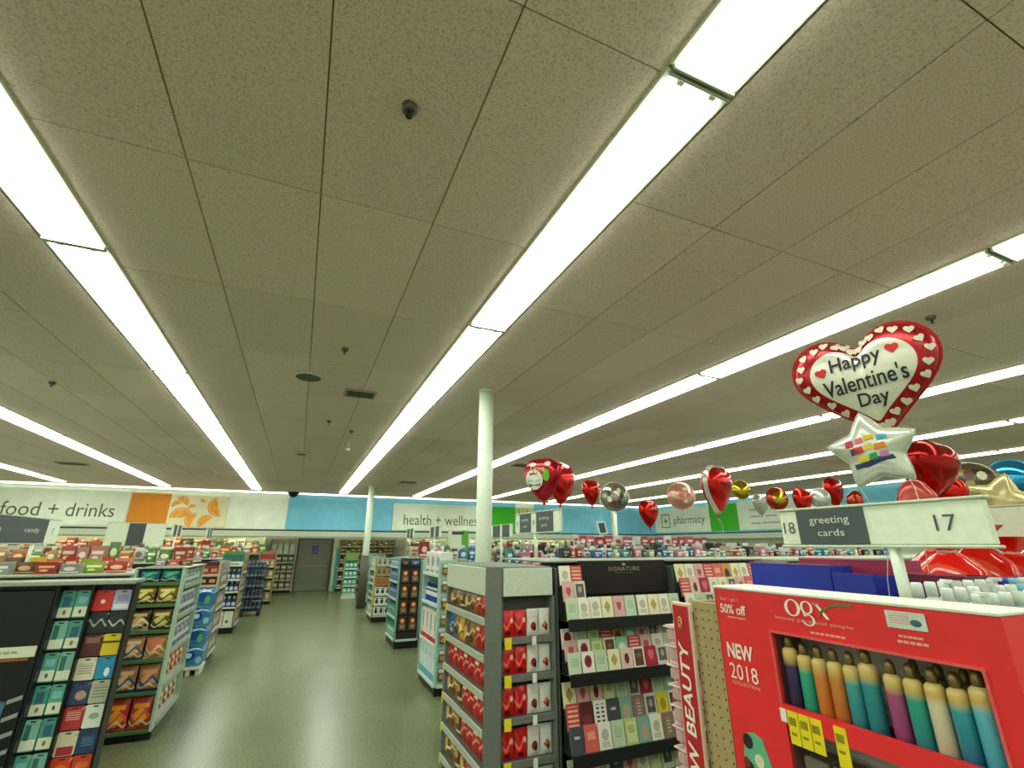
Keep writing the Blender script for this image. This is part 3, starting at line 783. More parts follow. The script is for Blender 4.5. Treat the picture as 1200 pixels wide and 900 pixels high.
stock(CA, .60, .12, ser(4, [b3], .225, 'carton', 'tall white carton with red bottom band', 'box'), 'on third shelf of white endcap', None)
b4 = carton(.21, .42, .2, printed('c9dcdc', (('r', .5, .12, .6, .1, '5da3b5'), ('r', .5, .6, .14, .28, 'dfe6e4'), ('e', .7, .75, .1, .1, '4f8a60'))), plain('cfe0de', .5))
stock(CA, .13, .12, ser(4, [b4], .225, 'carton', 'tall pale blue and white carton', 'box'), 'on bottom shelf of white endcap', None)
pk = hangcard(.085, .15, printed('5a4c3c', (('r', .5, .8, .4, .14, 'd8d4c6'), ('e', .5, .35, .3, .2, 'b08a4a'))), WHITE)
for r, z in enumerate((1.50, 1.28, 1.06, .84, .62, .40, .18)):
    for k in range(4):
        place(pk, 'hanging_pack', CB.at(.06 + .1 * k, -.012, z), 0, 'small hanging pack with white header, %s row, %s across, side of white endcap' % (nth(r + 1), nth(k + 1)), 'hanging pack', 'hanging packs on the white endcap side')
# ---- B
BA = Face(1.94, 11.3, -PI / 2, .95); BB = Face(1.97, 10.29, 0, .42)
bz = [.16, .54, .88, 1.20, 1.48]
endcap('endcap_shelf', 'teal framed endcap with blue goods and orange packs on its dark side', BA, .27, bz, BB, .03, [.16], 1.64, plain('6f9f8e', .4), plain('2b2622', .6), SHW, plain('b5c9c0', .4), (1.94, 10.8, 0))
for z, nm, cc, lk in ((1.48, 'top', ('3f7a86', 'd9dfd6'), 'teal'), (1.20, 'second', ('2a4a78', '9fb6cf'), 'navy blue'), (.88, 'third', ('26406e', '9fb6cf'), 'dark blue'), (.54, 'fourth', ('2f6f74', '8fc0a0'), 'blue green'), (.16, 'bottom', ('3f9a6c', 'd5e6d0'), 'green')):
    kt = carton(.17, .22 if z < 1.4 else .14, .15, printed(cc[0], (('r', .5, .6, .36, .16, cc[1]), ('e', .5, .25, .2, .12, cc[1]))), None)
    stock(BA, z, .10, ser(5, [kt], .18, 'carton', lk + ' carton', 'box'), 'on %s shelf of teal framed endcap' % nm, None)
opk = [('carrier', carton(.17, .26, .02, printed('33241a', (('e', .5, .70, .26, .17, 'd87a48'), ('e', .5, .72, .12, .08, 'f2b890'), ('r', .5, .3, .36, .2, '6f5a40'), ('e', .5, .3, .2, .1, 'a08a5c'))))[0][1], (0, 0, 0)), ('hang_tab', MB().cbox(-.03, .03, -.004, .004, .26, .285, .002).mesh('hang_tab', plain('33241a', .5)), (0, 0, 0))]
for r, z in enumerate((1.18, .89, .60, .31, .19 - .0)[:4]):
    for k in range(2):
        place(opk, 'hanging_pack', BB.at(.11 + .2 * k, -.014, z), 0, 'orange and brown hanging pack, %s row %s, side of teal framed endcap' % (nth(r + 1), ('left', 'right')[k]), 'hanging pack', 'orange packs on the teal endcap side')
place(pouch(.2, .14, .05, printed('24405f', (('e', .5, .5, .3, .2, '6f8fb0'),), .3), None), 'blue_pack', BB.at(.3, -.04, 1.49), 0, 'dark blue pack above the orange packs on the teal framed endcap', 'pack')
place(pouch(.16, .14, .05, printed('2a2422', (('e', .5, .5, .3, .2, '77603c'),), .3), None), 'dark_pack', BB.at(.1, -.04, 1.49), 0, 'dark brown pack above the orange packs on the teal framed endcap', 'pack')
# ---- A
AA = Face(1.98, 14.85, -PI / 2, .98); AB = Face(2.01, 13.83, 0, .42)
endcap('endcap_shelf', 'far teal endcap with a yellow edge strip beside the dark column sleeve', AA, .27, [.16, .55, .92, 1.28], AB, .03, [.16], 1.60, plain('7fa594', .4), plain('6a6152', .6), SHW, SHW, (1.98, 14.3, 0))
for z, nm, cc in ((1.28, 'top', 'a9b7a6'), (.92, 'second', '41607f'), (.55, 'third', '3f6a6a'), (.16, 'bottom', '9db3a4')):
    kt = carton(.19, .24, .15, printed(cc, (('r', .5, .6, .36, .14, 'd9dfd6'),)), None)
    stock(AA, z, .10, ser(5, [kt], .19, 'carton', 'pale teal carton' if cc[0] in '9a' else 'dark teal carton', 'box'), 'on %s shelf of far teal endcap' % nm, None)
for r, (z, c1, c2, lk) in enumerate(((1.36, 'b9b7a0', '5c5548', 'beige'), (1.12, 'a08a5c', '5a4630', 'tan'), (.88, 'b8632c', '7a5a3a', 'orange'), (.64, 'd9dbd2', '22231f', 'white and black'), (.40, 'd9dbd2', '1d1e1c', 'black and white'), (.17, 'cfd3c8', '1d1e1c', 'pale and black'))):
    kt = carton(.125, .2, .02, printed(c1, (('e', .5, .5, .3, .26, c2), ('r', .5, .85, .3, .07, c2))), None)
    for k in range(3):
        place(kt, 'hanging_pack', AB.at(.075 + .135 * k, -.014, z), 0, '%s pack, %s across on camera side of far teal endcap' % (lk, nth(k + 1)), 'hanging pack', 'packs on the far teal endcap side')
o = obj('edge_strip', MB().cbox(1.955, 1.985, 13.80, 13.826, .2, 1.6, .003).mesh('edge_strip', plain('c9b23a', .5)))
tag(o, 'narrow yellow strip down the corner of the far teal endcap', 'strip')
# ---- next endcap behind the far column and a free standing teal rack, wall racks by the door
XA = Face(2.3, 18.2, -PI / 2, .76); XB = Face(2.33, 17.3, 0, .42)
endcap('endcap_shelf', 'far endcap with green and pink goods right behind the sleeved column', XA, .25, [.16, .55, .92, 1.28], XB, .12, [.16, .55, .92, 1.28], 1.6, plain('8fa894', .4), plain('7a8577', .6), SHW, SHW, (2.3, 17.8, 0))
for z, cc, nm in ((1.28, '9fc0a8', 'pale green'), (.92, '7fae94', 'green'), (.55, 'b05a5a', 'pink'), (.16, '8aa79b', 'grey green')):
    kt = carton(.19, .26, .16, printed(cc, (('r', .5, .55, .3, .14, 'dfe4da'),)), None)
    stock(XA, z, .1, ser(3, [kt], .21, 'carton', nm + ' carton', 'box'), 'on endcap behind the sleeved column', None)
    kt = carton(.12, .26, .08, printed(cc, (('r', .5, .5, .3, .14, 'e4e4da'),)), None)
    stock(XB, z, .06, ser(3, [kt], .13, 'carton', nm + ' narrow carton', 'box'), 'on camera side of endcap behind sleeved column', None)
TR = Face(1.76, 20.2, 0, .46)
rk = empty('display_rack', (1.76, 20.2, 0))
face_parts(rk, TR, .38, [.15, .45, .75, 1.05], 1.48, plain('9fb39a', .5), plain('cfd8c6', .5), plain('6f8a5c', .6), plain('7c9468', .5), plain('d3dccb', .5), .12, .04)
part(rk, 'header', MB().cbox(-.02, .48, .0, .02, 1.34, 1.62, .004), plain('6f8f4a', .5))
tag(rk, 'free standing green display rack with teal boxes on a white base', 'display rack')
for r, z in enumerate((.15, .45, .75, 1.05)):
    kt = carton(.13, .22, .1, printed(('7fb5a4', '5aa596', '4aa394', '3f9d8c')[r], (('r', .5, .6, .36, .2, 'cfe3d6'),)), None)
    stock(TR, z, .1, ser(3, [kt], .14, 'carton', 'teal carton', 'box'), 'on %s shelf of green display rack' % nth(4 - r), None)
# ================================================================ LEFT SIDE
# ---- chips endcap
LA = Face(-1.14, 6.89, PI / 2, 1.1); LB = Face(-1.585, 6.74, 0, .42)
lz = [.10, .44, .74, 1.02, 1.28, 1.50]
lroot = empty('endcap_shelf', (-1.14, 6.74, 0))
LFR = plain('a4bfa9', .4)
face_parts(lroot, LA, .24, [.12, .46, .80, 1.14, 1.46], 1.64, SHW, plain('98a396', .4), plain('6b6e64', .6), LFR, BLACK, .09, .045, (0, 1))
face_parts(lroot, LB, .125, lz, 1.66, plain('3c4638', .5), plain('4c6a40', .5), plain('2c2a24', .6), LFR, BLACK, .075, .03, (1, 1))
part(lroot, 'core', MB().box(-.46, -.245, .13, 1.25, 0, 1.63), plain('6b6e64', .6))
part(lroot, 'top_ledge', MB().cbox(-.46, .02, .0, 1.28, 1.645, 1.655, .003), plain('8f978a', .5))
tag(lroot, 'snack endcap shelf with crisp bags facing the camera at left', 'shelf unit')
def bagm(b, e1, e2, rough=.3): return printed(b, (('d', .5, .42, .44, .30, e1), ('s', .5, .40, .34, .14, e2), ('r', .5, .74, .34, .07, e1), ('r', .5, .05, .6, .05, e2), ('s', .4, .22, .3, .08, 'e8dcb8')), rough, 0.0, None, .45)
chips = {1.50: ('blue green crisp bag', [bagm('1d6f7c', '2f9a78', '13507a'), bagm('1c7a70', '3aa07a', '14527c')], .14), 1.28: ('gold and yellow snack bag', [bagm('9c7a2a', 'e0cf6a', '5a3a18'), bagm('b89a32', 'e8dc7c', '6a4a1a')], .19),
         1.02: ('brown and gold snack bag', [bagm('4a3218', 'c8a850', 'e8e0c0'), bagm('7a5a24', 'd8c870', '3c5a2a')], .21), .74: ('peach and yellow snack bag', [bagm('c98a62', 'e8c08c', '3a6a9a'), bagm('d8a04c', 'e27a62', 'f0d8a0')], .23),
         .44: ('peach snack bag with blue base', [bagm('c8845c', 'e6b884', '2a5a92'), bagm('d09a5a', 'e89a6c', '2a5a92')], .25), .10: ('large orange and red snack bag', [bagm('d8402a', 'f09a2c', 'e8683a'), bagm('d84a4a', 'f8a030', 'e0602c')], .29)}
for z, nm in zip(lz, ('bottom', 'fifth', 'fourth', 'third', 'second', 'top')):
    lk, ms, hh = chips[z]
    stock(LB, z, .06, [(pouch(.195, hh, .09, ms[k], ms[k]), .2, 'snack_bag', lk, 'snack bag') for k in range(2)], 'on %s shelf of snack endcap' % nm, None)
for z, nm, cols, lk in ((1.46, 'top', ('8f9a92', '6a7a86'), 'grey'), (1.14, 'second', ('6f7f8a', '4f5a78'), 'slate'), (.80, 'third', ('6a6488', '7f8a8c'), 'lilac grey')):
    ks = [bottle(.04, .22 if z < 1.4 else .15, printed(c, (('r', .5, .4, .6, .14, 'c3c9c0'),)), plain('c9cfc6', .4)) for c in cols]
    stock(LA, z, .07, ser(9, ks, .1, 'bottle', lk + ' bottle', 'bottle'), 'on %s aisle side shelf of snack endcap' % nm, None)
for z, nm, c1, lk in ((.46, 'fourth', 'b0573a', 'rusty red'), (.12, 'bottom', '7a6f62', 'brown')):
    ks = [pouch(.2, .25, .09, bagm(c1, 'd8b890', '8a2a22'), None)]
    stock(LA, z, .08, ser(5, ks, .21, 'snack_bag', lk + ' snack bag', 'snack bag'), 'on %s aisle side shelf of snack endcap' % nm, None)
# ---- gift card rack
groot = empty('gift_card_rack', (-3.2, 5.56, 0))
BLK = plain('08080a', .4)
part(groot, 'back_panel', MB().box(0, 1.90, .12, .20, .08, 1.56), BLK)
part(groot, 'graphic_panel', MB().cbox(0, 1.35, 0, .119, .08, 1.53, .006), BLK)
part(groot, 'upright', MB().cbox(1.352, 1.372, .0, .12, .08, 1.56, .004), BLK)
part(groot, 'upright', MB().cbox(1.585, 1.605, .03, .12, .08, 1.56, .004), BLK)
part(groot, 'upright', MB().cbox(1.88, 1.90, .03, .12, .08, 1.58, .004), BLK)
part(groot, 'top_shelf', MB().cbox(-.2, 1.90, -.01, .30, 1.565, 1.60, .006), plain('8f9686', .45), label='pale shelf edge')
part(groot, 'kick_base', MB().box(0, 1.90, .02, .2, 0, .08), BLACK)
part(groot, 'label_strip', MB().cbox(.6, 1.335, -.008, -.001, 1.03, 1.11, .002), plain('cfd0ba', .5))
for i in range(5): part(groot, 'small_print', MB().box(.98 + i * .05, 1.02 + i * .05, -.010, -.008, 1.06, 1.08), plain('9a9b86', .5))
part(groot, 'orange_strip', MB().cbox(.6, 1.30, -.006, -.001, 1.005, 1.028, .002), plain('8a5230', .5))
part(groot, 'blue_graphic', MB().prism([(.7, .10), (1.20, .10), (1.24, .72), (1.14, .74), (.7, .66)], -.005, -.001), plain('3c6a80', .5))
part(groot, 'white_graphic', MB().prism([(.65, .1), (1.10, .1), (1.15, .66), (.65, .68)], -.008, -.005), plain('9aa89c', .5))
for i, z in enumerate((.70, .58, .46, .34, .22)):
    part(groot, 'print_mark', MB().prism([(1.245, z), (1.335, z + .03), (1.335, z + .06), (1.245, z + .03)], -.005, -.001), plain('8d938a', .5))
tag(groot, 'black gift card rack with a white label strip at the lower left', 'card rack')
G1 = [printed('3f8f80', (('r', .5, .2, .45, .18, 'd5d6c2'), ('r', .5, .6, .25, .18, '2a5a78'), ('e', .5, .2, .12, .09, '8a7a48'))), printed('4fa088', (('r', .5, .22, .45, .18, 'dcdcc8'), ('r', .5, .65, .3, .12, '7fb8c0'), ('e', .5, .22, .1, .08, '3a5a48'))), printed('78b0a0', (('r', .5, .2, .45, .16, 'd9dac4'), ('r', .3, .6, .18, .25, '2f6a60')))]
TABM = plain('1c1c1c', .5)
for r in range(6):
    z = 1.30 - .24 * r
    for k in range(2):
        x = -1.781 + .107 * k
        place(hangcard(.102, .215, G1[(k + 2 * r) % 3], TABM), 'gift_card', (x, 5.645, z), 0, 'teal and white gift card, %s down in %s of left card column' % (nth(r + 1), ('left file', 'right file')[k]), 'gift card', 'teal gift cards', -.05)
    part(groot, 'card_peg', MB().tube([(1.472, .02, z + .20), (1.472, .12, z + .20)], .004), METALW)
G2 = [('red', 'c41f1c', (('e', .5, .45, .12, .1, 'eed6c8'),)), ('lilac', 'a9a8c6', (('r', .5, .2, .4, .12, 'd6d6de'), ('l', .5, .6, .3, .15, '6a6a98'))), ('black', '15151a', (('s', .5, .5, .3, .14, '9a9a9a'),)), ('black and silver', '1a1a1e', (('s', .5, .45, .32, .12, 'b0b0ac'),)),
      ('maroon', '4d1f24', (('r', .5, .75, .36, .14, '8a5a48'),)), ('yellow', 'cdb41c', (('r', .5, .62, .5, .05, '3a3410'),)), ('cream', 'cfcbb4', (('l', .5, .5, .34, .24, '8d8a78'),)), ('bright blue', '1f86b4', (('e', .6, .3, .14, .2, 'd8e6e6'),)),
      ('navy', '2a3a62', (('e', .6, .4, .28, .2, 'b08a7a'),)), ('grey', 'a9ab98', (('l', .5, .5, .36, .3, '7f8072'),)), ('crimson', 'a82a2e', (('l', .5, .6, .36, .2, 'd9a39a'),)), ('white', 'd5d8cb', (('e', .5, .5, .26, .14, '8aa894'),)),
      ('cream and red', 'c9c2a8', (('r', .5, .2, .4, .18, 'a3202a'),)), ('dark blue', '1f3a5e', (('l', .5, .5, .3, .2, '5a7aa0'),)), ('blue', '28508c', (('e', .5, .4, .3, .18, '6a90c0'),)), ('charcoal', '26262e', (('l', .5, .5, .3, .2, '55555e'),)), ('orange red', 'd03c1c', (('e', .5, .5, .3, .2, 'e86a3a'),)), ('orange', 'cf3f1e', (('l', .5, .5, .3, .2, 'f08a5a'),))]
for r in range(8):
    z = 1.345 - .178 * r
    for k in range(2):
        nm, b, mo = G2[r * 2 + k] if r < 7 else G2[16 + k]
        place(hangcard(.134, .168, printed(b, mo, .35), TABM), 'gift_card', (-1.528 + .139 * k, 5.645, z), 0, '%s gift card, %s down in right card column' % (nm, nth(r + 1)), 'gift card', 'gift cards in the right column', -.05)
    part(groot, 'card_peg', MB().tube([(1.74, .02, z + .155), (1.74, .12, z + .155)], .004), METALW)

# ================================================================ long gondola runs (the aisles run left-right)
def run(x0, x1, y0, y1, H, label, shelf_col='8f958a', name='gondola_run', zs=(.5, .9, 1.25)):
    root = empty(name, ((x0 + x1) / 2, y0, 0))
    hw, dp = (x1 - x0) / 2, y1 - y0
    mid = dp / 2
    part(root, 'kick_base', MB().box(-hw, hw, .04, dp - .04, 0, .1), BLACK)
    part(root, 'core_panel', MB().box(-hw, hw, mid - .03, mid + .03, .1, H - .02), plain('7b7d70', .6))
    for z in (.12,) + tuple(zs):
        part(root, 'shelf', MB().cbox(-hw, hw, .02, mid - .03, z - .025, z, .004), plain(shelf_col, .5))
        part(root, 'shelf', MB().cbox(-hw, hw, mid + .03, dp - .02, z - .025, z, .004), plain(shelf_col, .5))
    part(root, 'top_shelf', MB().cbox(-hw, hw, .0, dp, H - .025, H, .005), plain('a9b09f', .45))
    for s_ in (-hw, hw - .03):
        part(root, 'end_panel', MB().cbox(s_, s_ + .03, .0, dp, .1, H - .026, .004), plain('8d9488', .5))
    tag(root, label, 'shelf unit')
    return root
def mixed(x0, x1, y, z, pal, rowlabel, smin=.07, smax=.16, hmin=.10, hmax=.22, kinds='bcpt', seed=1, dens=1.0, d=None):
    """loose mixed goods standing in a row"""
    rnd = random.Random(seed)
    x, n = x0, 0
    while x < x1 - smin:
        wd = round(rnd.uniform(smin, smax) * 50) / 50 or .02
        hh = round(rnd.uniform(hmin, hmax) * 50) / 50
        nm, c1, c2 = pal[rnd.randrange(len(pal))]
        kd = kinds[rnd.randrange(len(kinds))]
        mt = printed(c1, ((('e', .5, .5, .3, .2, c2), ('r', .5, .15, .5, .06, c2)) if n % 2 else (('r', .5, .6, .36, .1, c2), ('e', .4, .3, .2, .1, c2))), .4, 0.0, None, .55)
        if rnd.random() > dens: x += wd; continue
        n += 1
        dd = min(d or .12, wd)
        if kd == 'b': kt, kn, cat = bottle(wd / 2 * .85, hh, mt, plain(c2, .4), 'screw', 10), 'bottle', 'bottle'
        elif kd == 'c': kt, kn, cat = carton(wd * .92, hh, dd, mt, None), 'carton', 'box'
        elif kd == 'p': kt, kn, cat = pouch(wd * .95, hh, .05, mt, None), 'snack_pouch', 'pouch'
        else: kt, kn, cat = tub(wd / 2 * .88, hh * .8, mt, plain(c2, .4)), 'tub', 'tub'
        place(kt, kn, (x + wd / 2, y, z + .0005), 0, '%s %s, %s from left %s' % (nm, cat, nth(n), rowlabel), cat, rowlabel.replace('on ', '', 1)[:60])
        x += wd + .006
SNK = [('red', 'b8301e', 'e8b090'), ('salmon', 'cf7a62', 'e6d0b8'), ('yellow', 'd8b62a', '8a5a1c'), ('orange', 'c8742a', 'f0d090'), ('brown', '6a4428', 'c8a070'), ('lime', '8fae3a', 'dfe3a0'), ('grey', '9a9c92', 'd8d8d0')]
COS = [('white', 'dcdcd4', '5a5a58'), ('pink', 'c9889a', 'e8d0d4'), ('black', '1c1c1e', 'b0b0aa'), ('teal', '3f8f8c', 'cfe0da'), ('red', 'a8262a', 'e0c0b8'), ('beige', 'c9b08a', '6a4a30'), ('pale green', 'b5c79a', 'e6ead8'), ('blue', '3a6a9c', 'c0d0e0')]
DRK = [('dark', '2b2a28', '8a8a80'), ('white', 'd9dbd0', '4a4a48'), ('brown', '5a4030', 'b09a80'), ('grey', '8a8c84', 'd0d2c8'), ('green', '5a7a4a', 'c0cfa8')]
GRC = [('red', 'a83a2c', 'd8b8a0'), ('pink', 'c88a80', 'e6d6cc'), ('tan', 'b09066', 'e0d0b0'), ('white', 'd8d8cc', '6a6a60'), ('green', '5f8a4c', 'cfdcb0'), ('orange', 'cc6a30', 'f0c890')]
# left runs
run(-8.0, -1.62, 6.78, 8.0, 1.60, 'long snack shelf run behind the gift card rack')
mixed(-4.2, -1.66, 6.98, 1.60, SNK, 'on pale shelf top above gift card rack', .13, .2, .10, .14, 'ppcp', 3)
mixed(-4.2, -1.70, 7.5, 1.60, SNK, 'in second row above gift card rack', .13, .2, .12, .17, 'ppc', 4)
mixed(-1.58, -1.2, 7.4, 1.655, SNK, 'on top of the snack endcap', .10, .14, .05, .08, 'cp', 5)
run(-9.0, -1.66, 10.05, 11.2, 1.62, 'second shelf run on the left, behind the snack shelves')
mixed(-5.4, -1.7, 10.25, 1.62, GRC, 'on second left shelf run', .13, .24, .16, .34, 'bcpt', 6)
run(-9.0, -1.6, 13.4, 14.5, 1.60, 'third shelf run on the left')
mixed(-5.8, -1.62, 13.6, 1.60, GRC, 'on third left shelf run', .13, .24, .2, .36, 'bct', 8)
run(-9.0, -1.4, 16.7, 17.8, 1.60, 'fourth shelf run on the left')
mixed(-5.6, -1.5, 16.9, 1.60, GRC, 'on fourth left shelf run', .16, .28, .26, .42, 'bct', 9)
# second left endcap + water packs
L2 = Face(-1.62, 10.0, 0, .42)
L2A = Face(-1.16, 11.2 - 1.0, PI / 2, .9)
e2 = empty('endcap_shelf', (-1.4, 10.0, 0))
face_parts(e2, L2A, .22, [.14, .5, .85, 1.2], 1.62, SHW, SHW, plain('6b6e64', .6), plain('8f968a', .4), BLACK, .1, .035)
face_parts(e2, L2, .15, [1.25, 1.42], 1.62, SHW, plain('b8ad9a', .5), plain('4a2020', .6), plain('b5a58e', .4), BLACK, .1, .035)
tag(e2, 'second left endcap with red goods behind the blue water packs', 'shelf unit')
for z, nm in ((1.42, 'top'), (1.25, 'lower')):
    kt = carton(.13, .13, .08, printed('8a2420' if z > 1.3 else '3c1c1e', (('r', .5, .5, .34, .2, 'd08a4a'),)), None)
    stock(L2, z, .07, ser(3, [kt], .135, 'carton', ('bright red carton' if z > 1.3 else 'dark red carton'), 'box'), 'on %s shelf behind water packs' % nm, None)
for z in (.14, .5, .85, 1.2):
    kt = carton(.16, .24, .12, printed('8a7a66', (('r', .5, .5, .3, .2, 'd8d0bc'),)), None)
    stock(L2A, z, .08, ser(5, [kt], .17, 'carton', 'tan carton', 'box'), 'on %s aisle side shelf of second left endcap' % {.14: 'bottom', .5: 'third', .85: 'second', 1.2: 'top'}[z], None)
WT = [printed('3f86b4', (('e', .42, .6, .26, .26, '1c3f86'), ('e', .42, .6, .13, .14, 'b0d4e6'), ('r', .5, .06, .6, .05, 'a8cfe0'), ('e', .85, .35, .12, .18, '8fc0d8'), ('s', .5, .9, .3, .06, '9fd0e4')), .25, 0.0, None, .45), printed('3a7cac', (('e', .5, .6, .24, .24, '1c4a8c'), ('e', .75, .45, .12, .22, '5fa868'), ('r', .5, .06, .6, .05, 'a8cfe0'), ('s', .5, .9, .3, .06, '9fd0e4')), .25, 0.0, None, .45)]
wbse = empty('pallet_base', (-1.30, 9.5, 0))
part(wbse, 'deck', MB().cbox(-.17, .17, 0, .42, .08, .12, .005), plain('cfd3c0', .6))
for k in (-.13, 0, .13): part(wbse, 'runner', MB().cbox(k - .03, k + .03, .01, .41, 0, .079, .004), plain('c2c7b2', .6))
tag(wbse, 'low white base under the blue water packs', 'base')
for k in range(4):
    o = empty('water_pack', (-1.30, 9.5, .1205 + .275 * k))
    body = MB()
    part(o, 'shrink_wrap', MB().cbox(-.16, .16, .0, .4, 0, .268, .03), WT[k % 2])
    for i in range(3): part(o, 'bottle_cap', MB().lathe([(.018, .262), (.018, .2735), (.014, .2745)], 10, -.1 + .1 * i, .06), plain('d8e4e6', .4))
    tag(o, 'blue shrink wrapped water pack, %s of the stack beside the aisle' % ('lowest', 'second from bottom', 'third from bottom', 'topmost')[k], 'water pack', 'blue water packs')
# third left endcap
L3 = Face(-1.56, 13.42, 0, .42); L3A = Face(-1.12, 13.62, PI / 2, .9)
e3 = endcap('endcap_shelf', 'third left endcap with navy bottles under a white sign board', L3A, .22, [.16, .55, .92, 1.28], L3, .15, [.16, .55, .88, 1.14], 1.72, plain('8a8a72', .4), plain('5a5648', .6), plain('2a3a4a', .5), plain('c9cfc0', .5), (-1.3, 13.42, 0))
part(e3, 'sign_board', MB().cbox(-.26, .16, -.02, -.004, 1.42, 1.53, .003), plain('d6dac8', .5), label='white sign board')
part(e3, 'small_print', MB().box(-.18, .08, -.024, -.02, 1.46, 1.49), plain('8a9082', .5))
part(e3, 'header', MB().cbox(-.26, .16, -.02, 0, 1.54, 1.74, .003), plain('2f6a66', .5), label='teal header')
part(e3, 'header_stripe', MB().cbox(-.26, .16, -.026, -.02, 1.68, 1.76, .003), plain('4f8a3a', .5), label='green stripe')
for z, nm in ((1.14, 'top'), (.88, 'second'), (.55, 'third')):
    kt = bottle(.042, .22, printed('1c2f66', (('r', .5, .35, .7, .2, 'cdd6e4'),)), plain('c8d4e4', .4))
    stock(L3, z, .07, ser(4, [kt], .1, 'bottle', 'navy bottle with white label', 'bottle'), 'on %s shelf of third left endcap' % nm, None)
kt = carton(.19, .3, .12, printed('d3d6c2', (('e', .4, .3, .16, .1, '4a463c'),)), None)
stock(L3, .16, .08, ser(2, [kt], .2, 'carton', 'white carton', 'box'), 'on bottom shelf of third left endcap', None)
for z in (.16, .55, .92, 1.28):
    kt = carton(.16, .26, .12, printed('6f5f42', (('r', .5, .5, .3, .2, 'b8a888'),)), None)
    stock(L3A, z, .08, ser(5, [kt], .17, 'carton', 'olive brown carton', 'box'), 'on %s aisle side shelf of third left endcap' % {.16: 'bottom', .55: 'third', .92: 'second', 1.28: 'top'}[z], None)
# dark wheeled bottle rack
wr = empty('bottle_rack', (-1.02, 16.3, 0))
FRK = plain('23272e', .4)
for sx in (-.28, .26): 
    for sy in (0, .4): part(wr, 'post', MB().cbox(sx, sx + .02, sy, sy + .02, .12, 1.35, .003), FRK)
for z in (.14, .42, .70, .98, 1.24): part(wr, 'wire_shelf', MB().cbox(-.28, .28, 0, .42, z - .012, z, .003), FRK)
for sx in (-.24, .2):
    for sy in (.03, .36): part(wr, 'caster', MB().lathe([(.035, 0), (.045, .02), (.045, .09), (.03, .128)], 10, sx + .02, sy), BLACK)
tag(wr, 'dark wheeled rack of blue bottles beside the main aisle', 'rack')
for r, z in enumerate((.14, .42, .70, .98, 1.24)):
    for k in range(5):
        kt = bottle(.05, .25 if z < 1.2 else .22, printed(('26344c', '1e2430')[k % 2], (('r', .5, .4, .7, .12, '6a7f96'),), .3), plain('8a98a6', .4), 'tall')
        place(kt, 'bottle', (-1.02 - .2 + .1 * k, 16.37, z + .0005), 0, 'dark blue bottle, %s from left on %s shelf of wheeled rack' % (nth(k + 1), ('bottom', 'second', 'third', 'fourth', 'top')[r]), 'bottle', 'bottles on the wheeled rack')
# far left shelves beside the door
run(-6.0, -1.0, 19.6, 20.5, 1.6, 'fifth shelf run on the left, nearest the far wall')
mixed(-4.4, -1.0, 19.75, 1.60, GRC, 'on fifth left shelf run', .2, .32, .26, .44, 'ct', 12)
FL_ = Face(-1.15, 19.2, 0, .5)
e5 = empty('endcap_shelf', (-.9, 19.2, 0))
face_parts(e5, FL_, .3, [.14, .5, .85, 1.2], 1.7, plain('9a8c70', .5), plain('b5a888', .5), plain('8a7a5c', .6), plain('8f8468', .5), BLACK, .1, .035)
part(e5, 'red_sign', MB().cbox(-.2, .2, -.02, -.004, 1.46, 1.6, .003), plain('a02a28', .5))
tag(e5, 'tan far endcap with a small red sign left of the grey door', 'shelf unit')
for z in (.14, .5, .85, 1.2):
    kt = carton(.14, .24, .14, printed('a08a62', (('r', .5, .5, .3, .2, 'd0c0a0'),)), None)
    stock(FL_, z, .1, ser(3, [kt], .16, 'carton', 'tan carton', 'box'), 'on %s shelf of tan far endcap' % {.14: 'bottom', .5: 'third', .85: 'second', 1.2: 'top'}[z], None)
# ---------------- wall shelving under the soffit
def wall_shelf(F, d, zs, top, label, sx=None):
    root = empty('perimeter_shelf', F.at(F.w / 2, 0, 0))
    face_parts(root, F, d, zs, top, plain('a9ae9a', .5), plain('c3c8b2', .5), plain('b8b795', .6), plain('a5a894', .5), BLACK, zs[0] - .03, .04)
    tag(root, label, 'shelf unit')
    return root
W1 = Face(-1.05, 23.45, 0, .98)
wall_shelf(W1, .5, [.15, .5, .85, 1.2, 1.55], 2.15, 'tan wall shelf immediately left of the grey door')
for z, cols in ((.15, '8a7a5c'), (.5, '8f7f62'), (.85, '6f6a52'), (1.2, '5a6a5c'), (1.55, 'c5cfc4')):
    kt = carton(.2, .26 if z < 1.5 else .4, .3, printed(cols, (('r', .5, .6, .4, .12, 'd8d4c0'),)), None)
    stock(W1, z, .2, ser(4, [kt], .22, 'carton', 'large boxed good', 'box'), 'on %s shelf left of grey door' % {.15: 'bottom', .5: 'fourth', .85: 'third', 1.2: 'second', 1.55: 'top'}[z], None)
W2 = Face(1.75, 23.45, 0, 2.4)
wall_shelf(W2, .5, [.15, .5, .85, 1.2, 1.55, 1.85], 2.15, 'wall shelf of black and white goods right of the grey door')
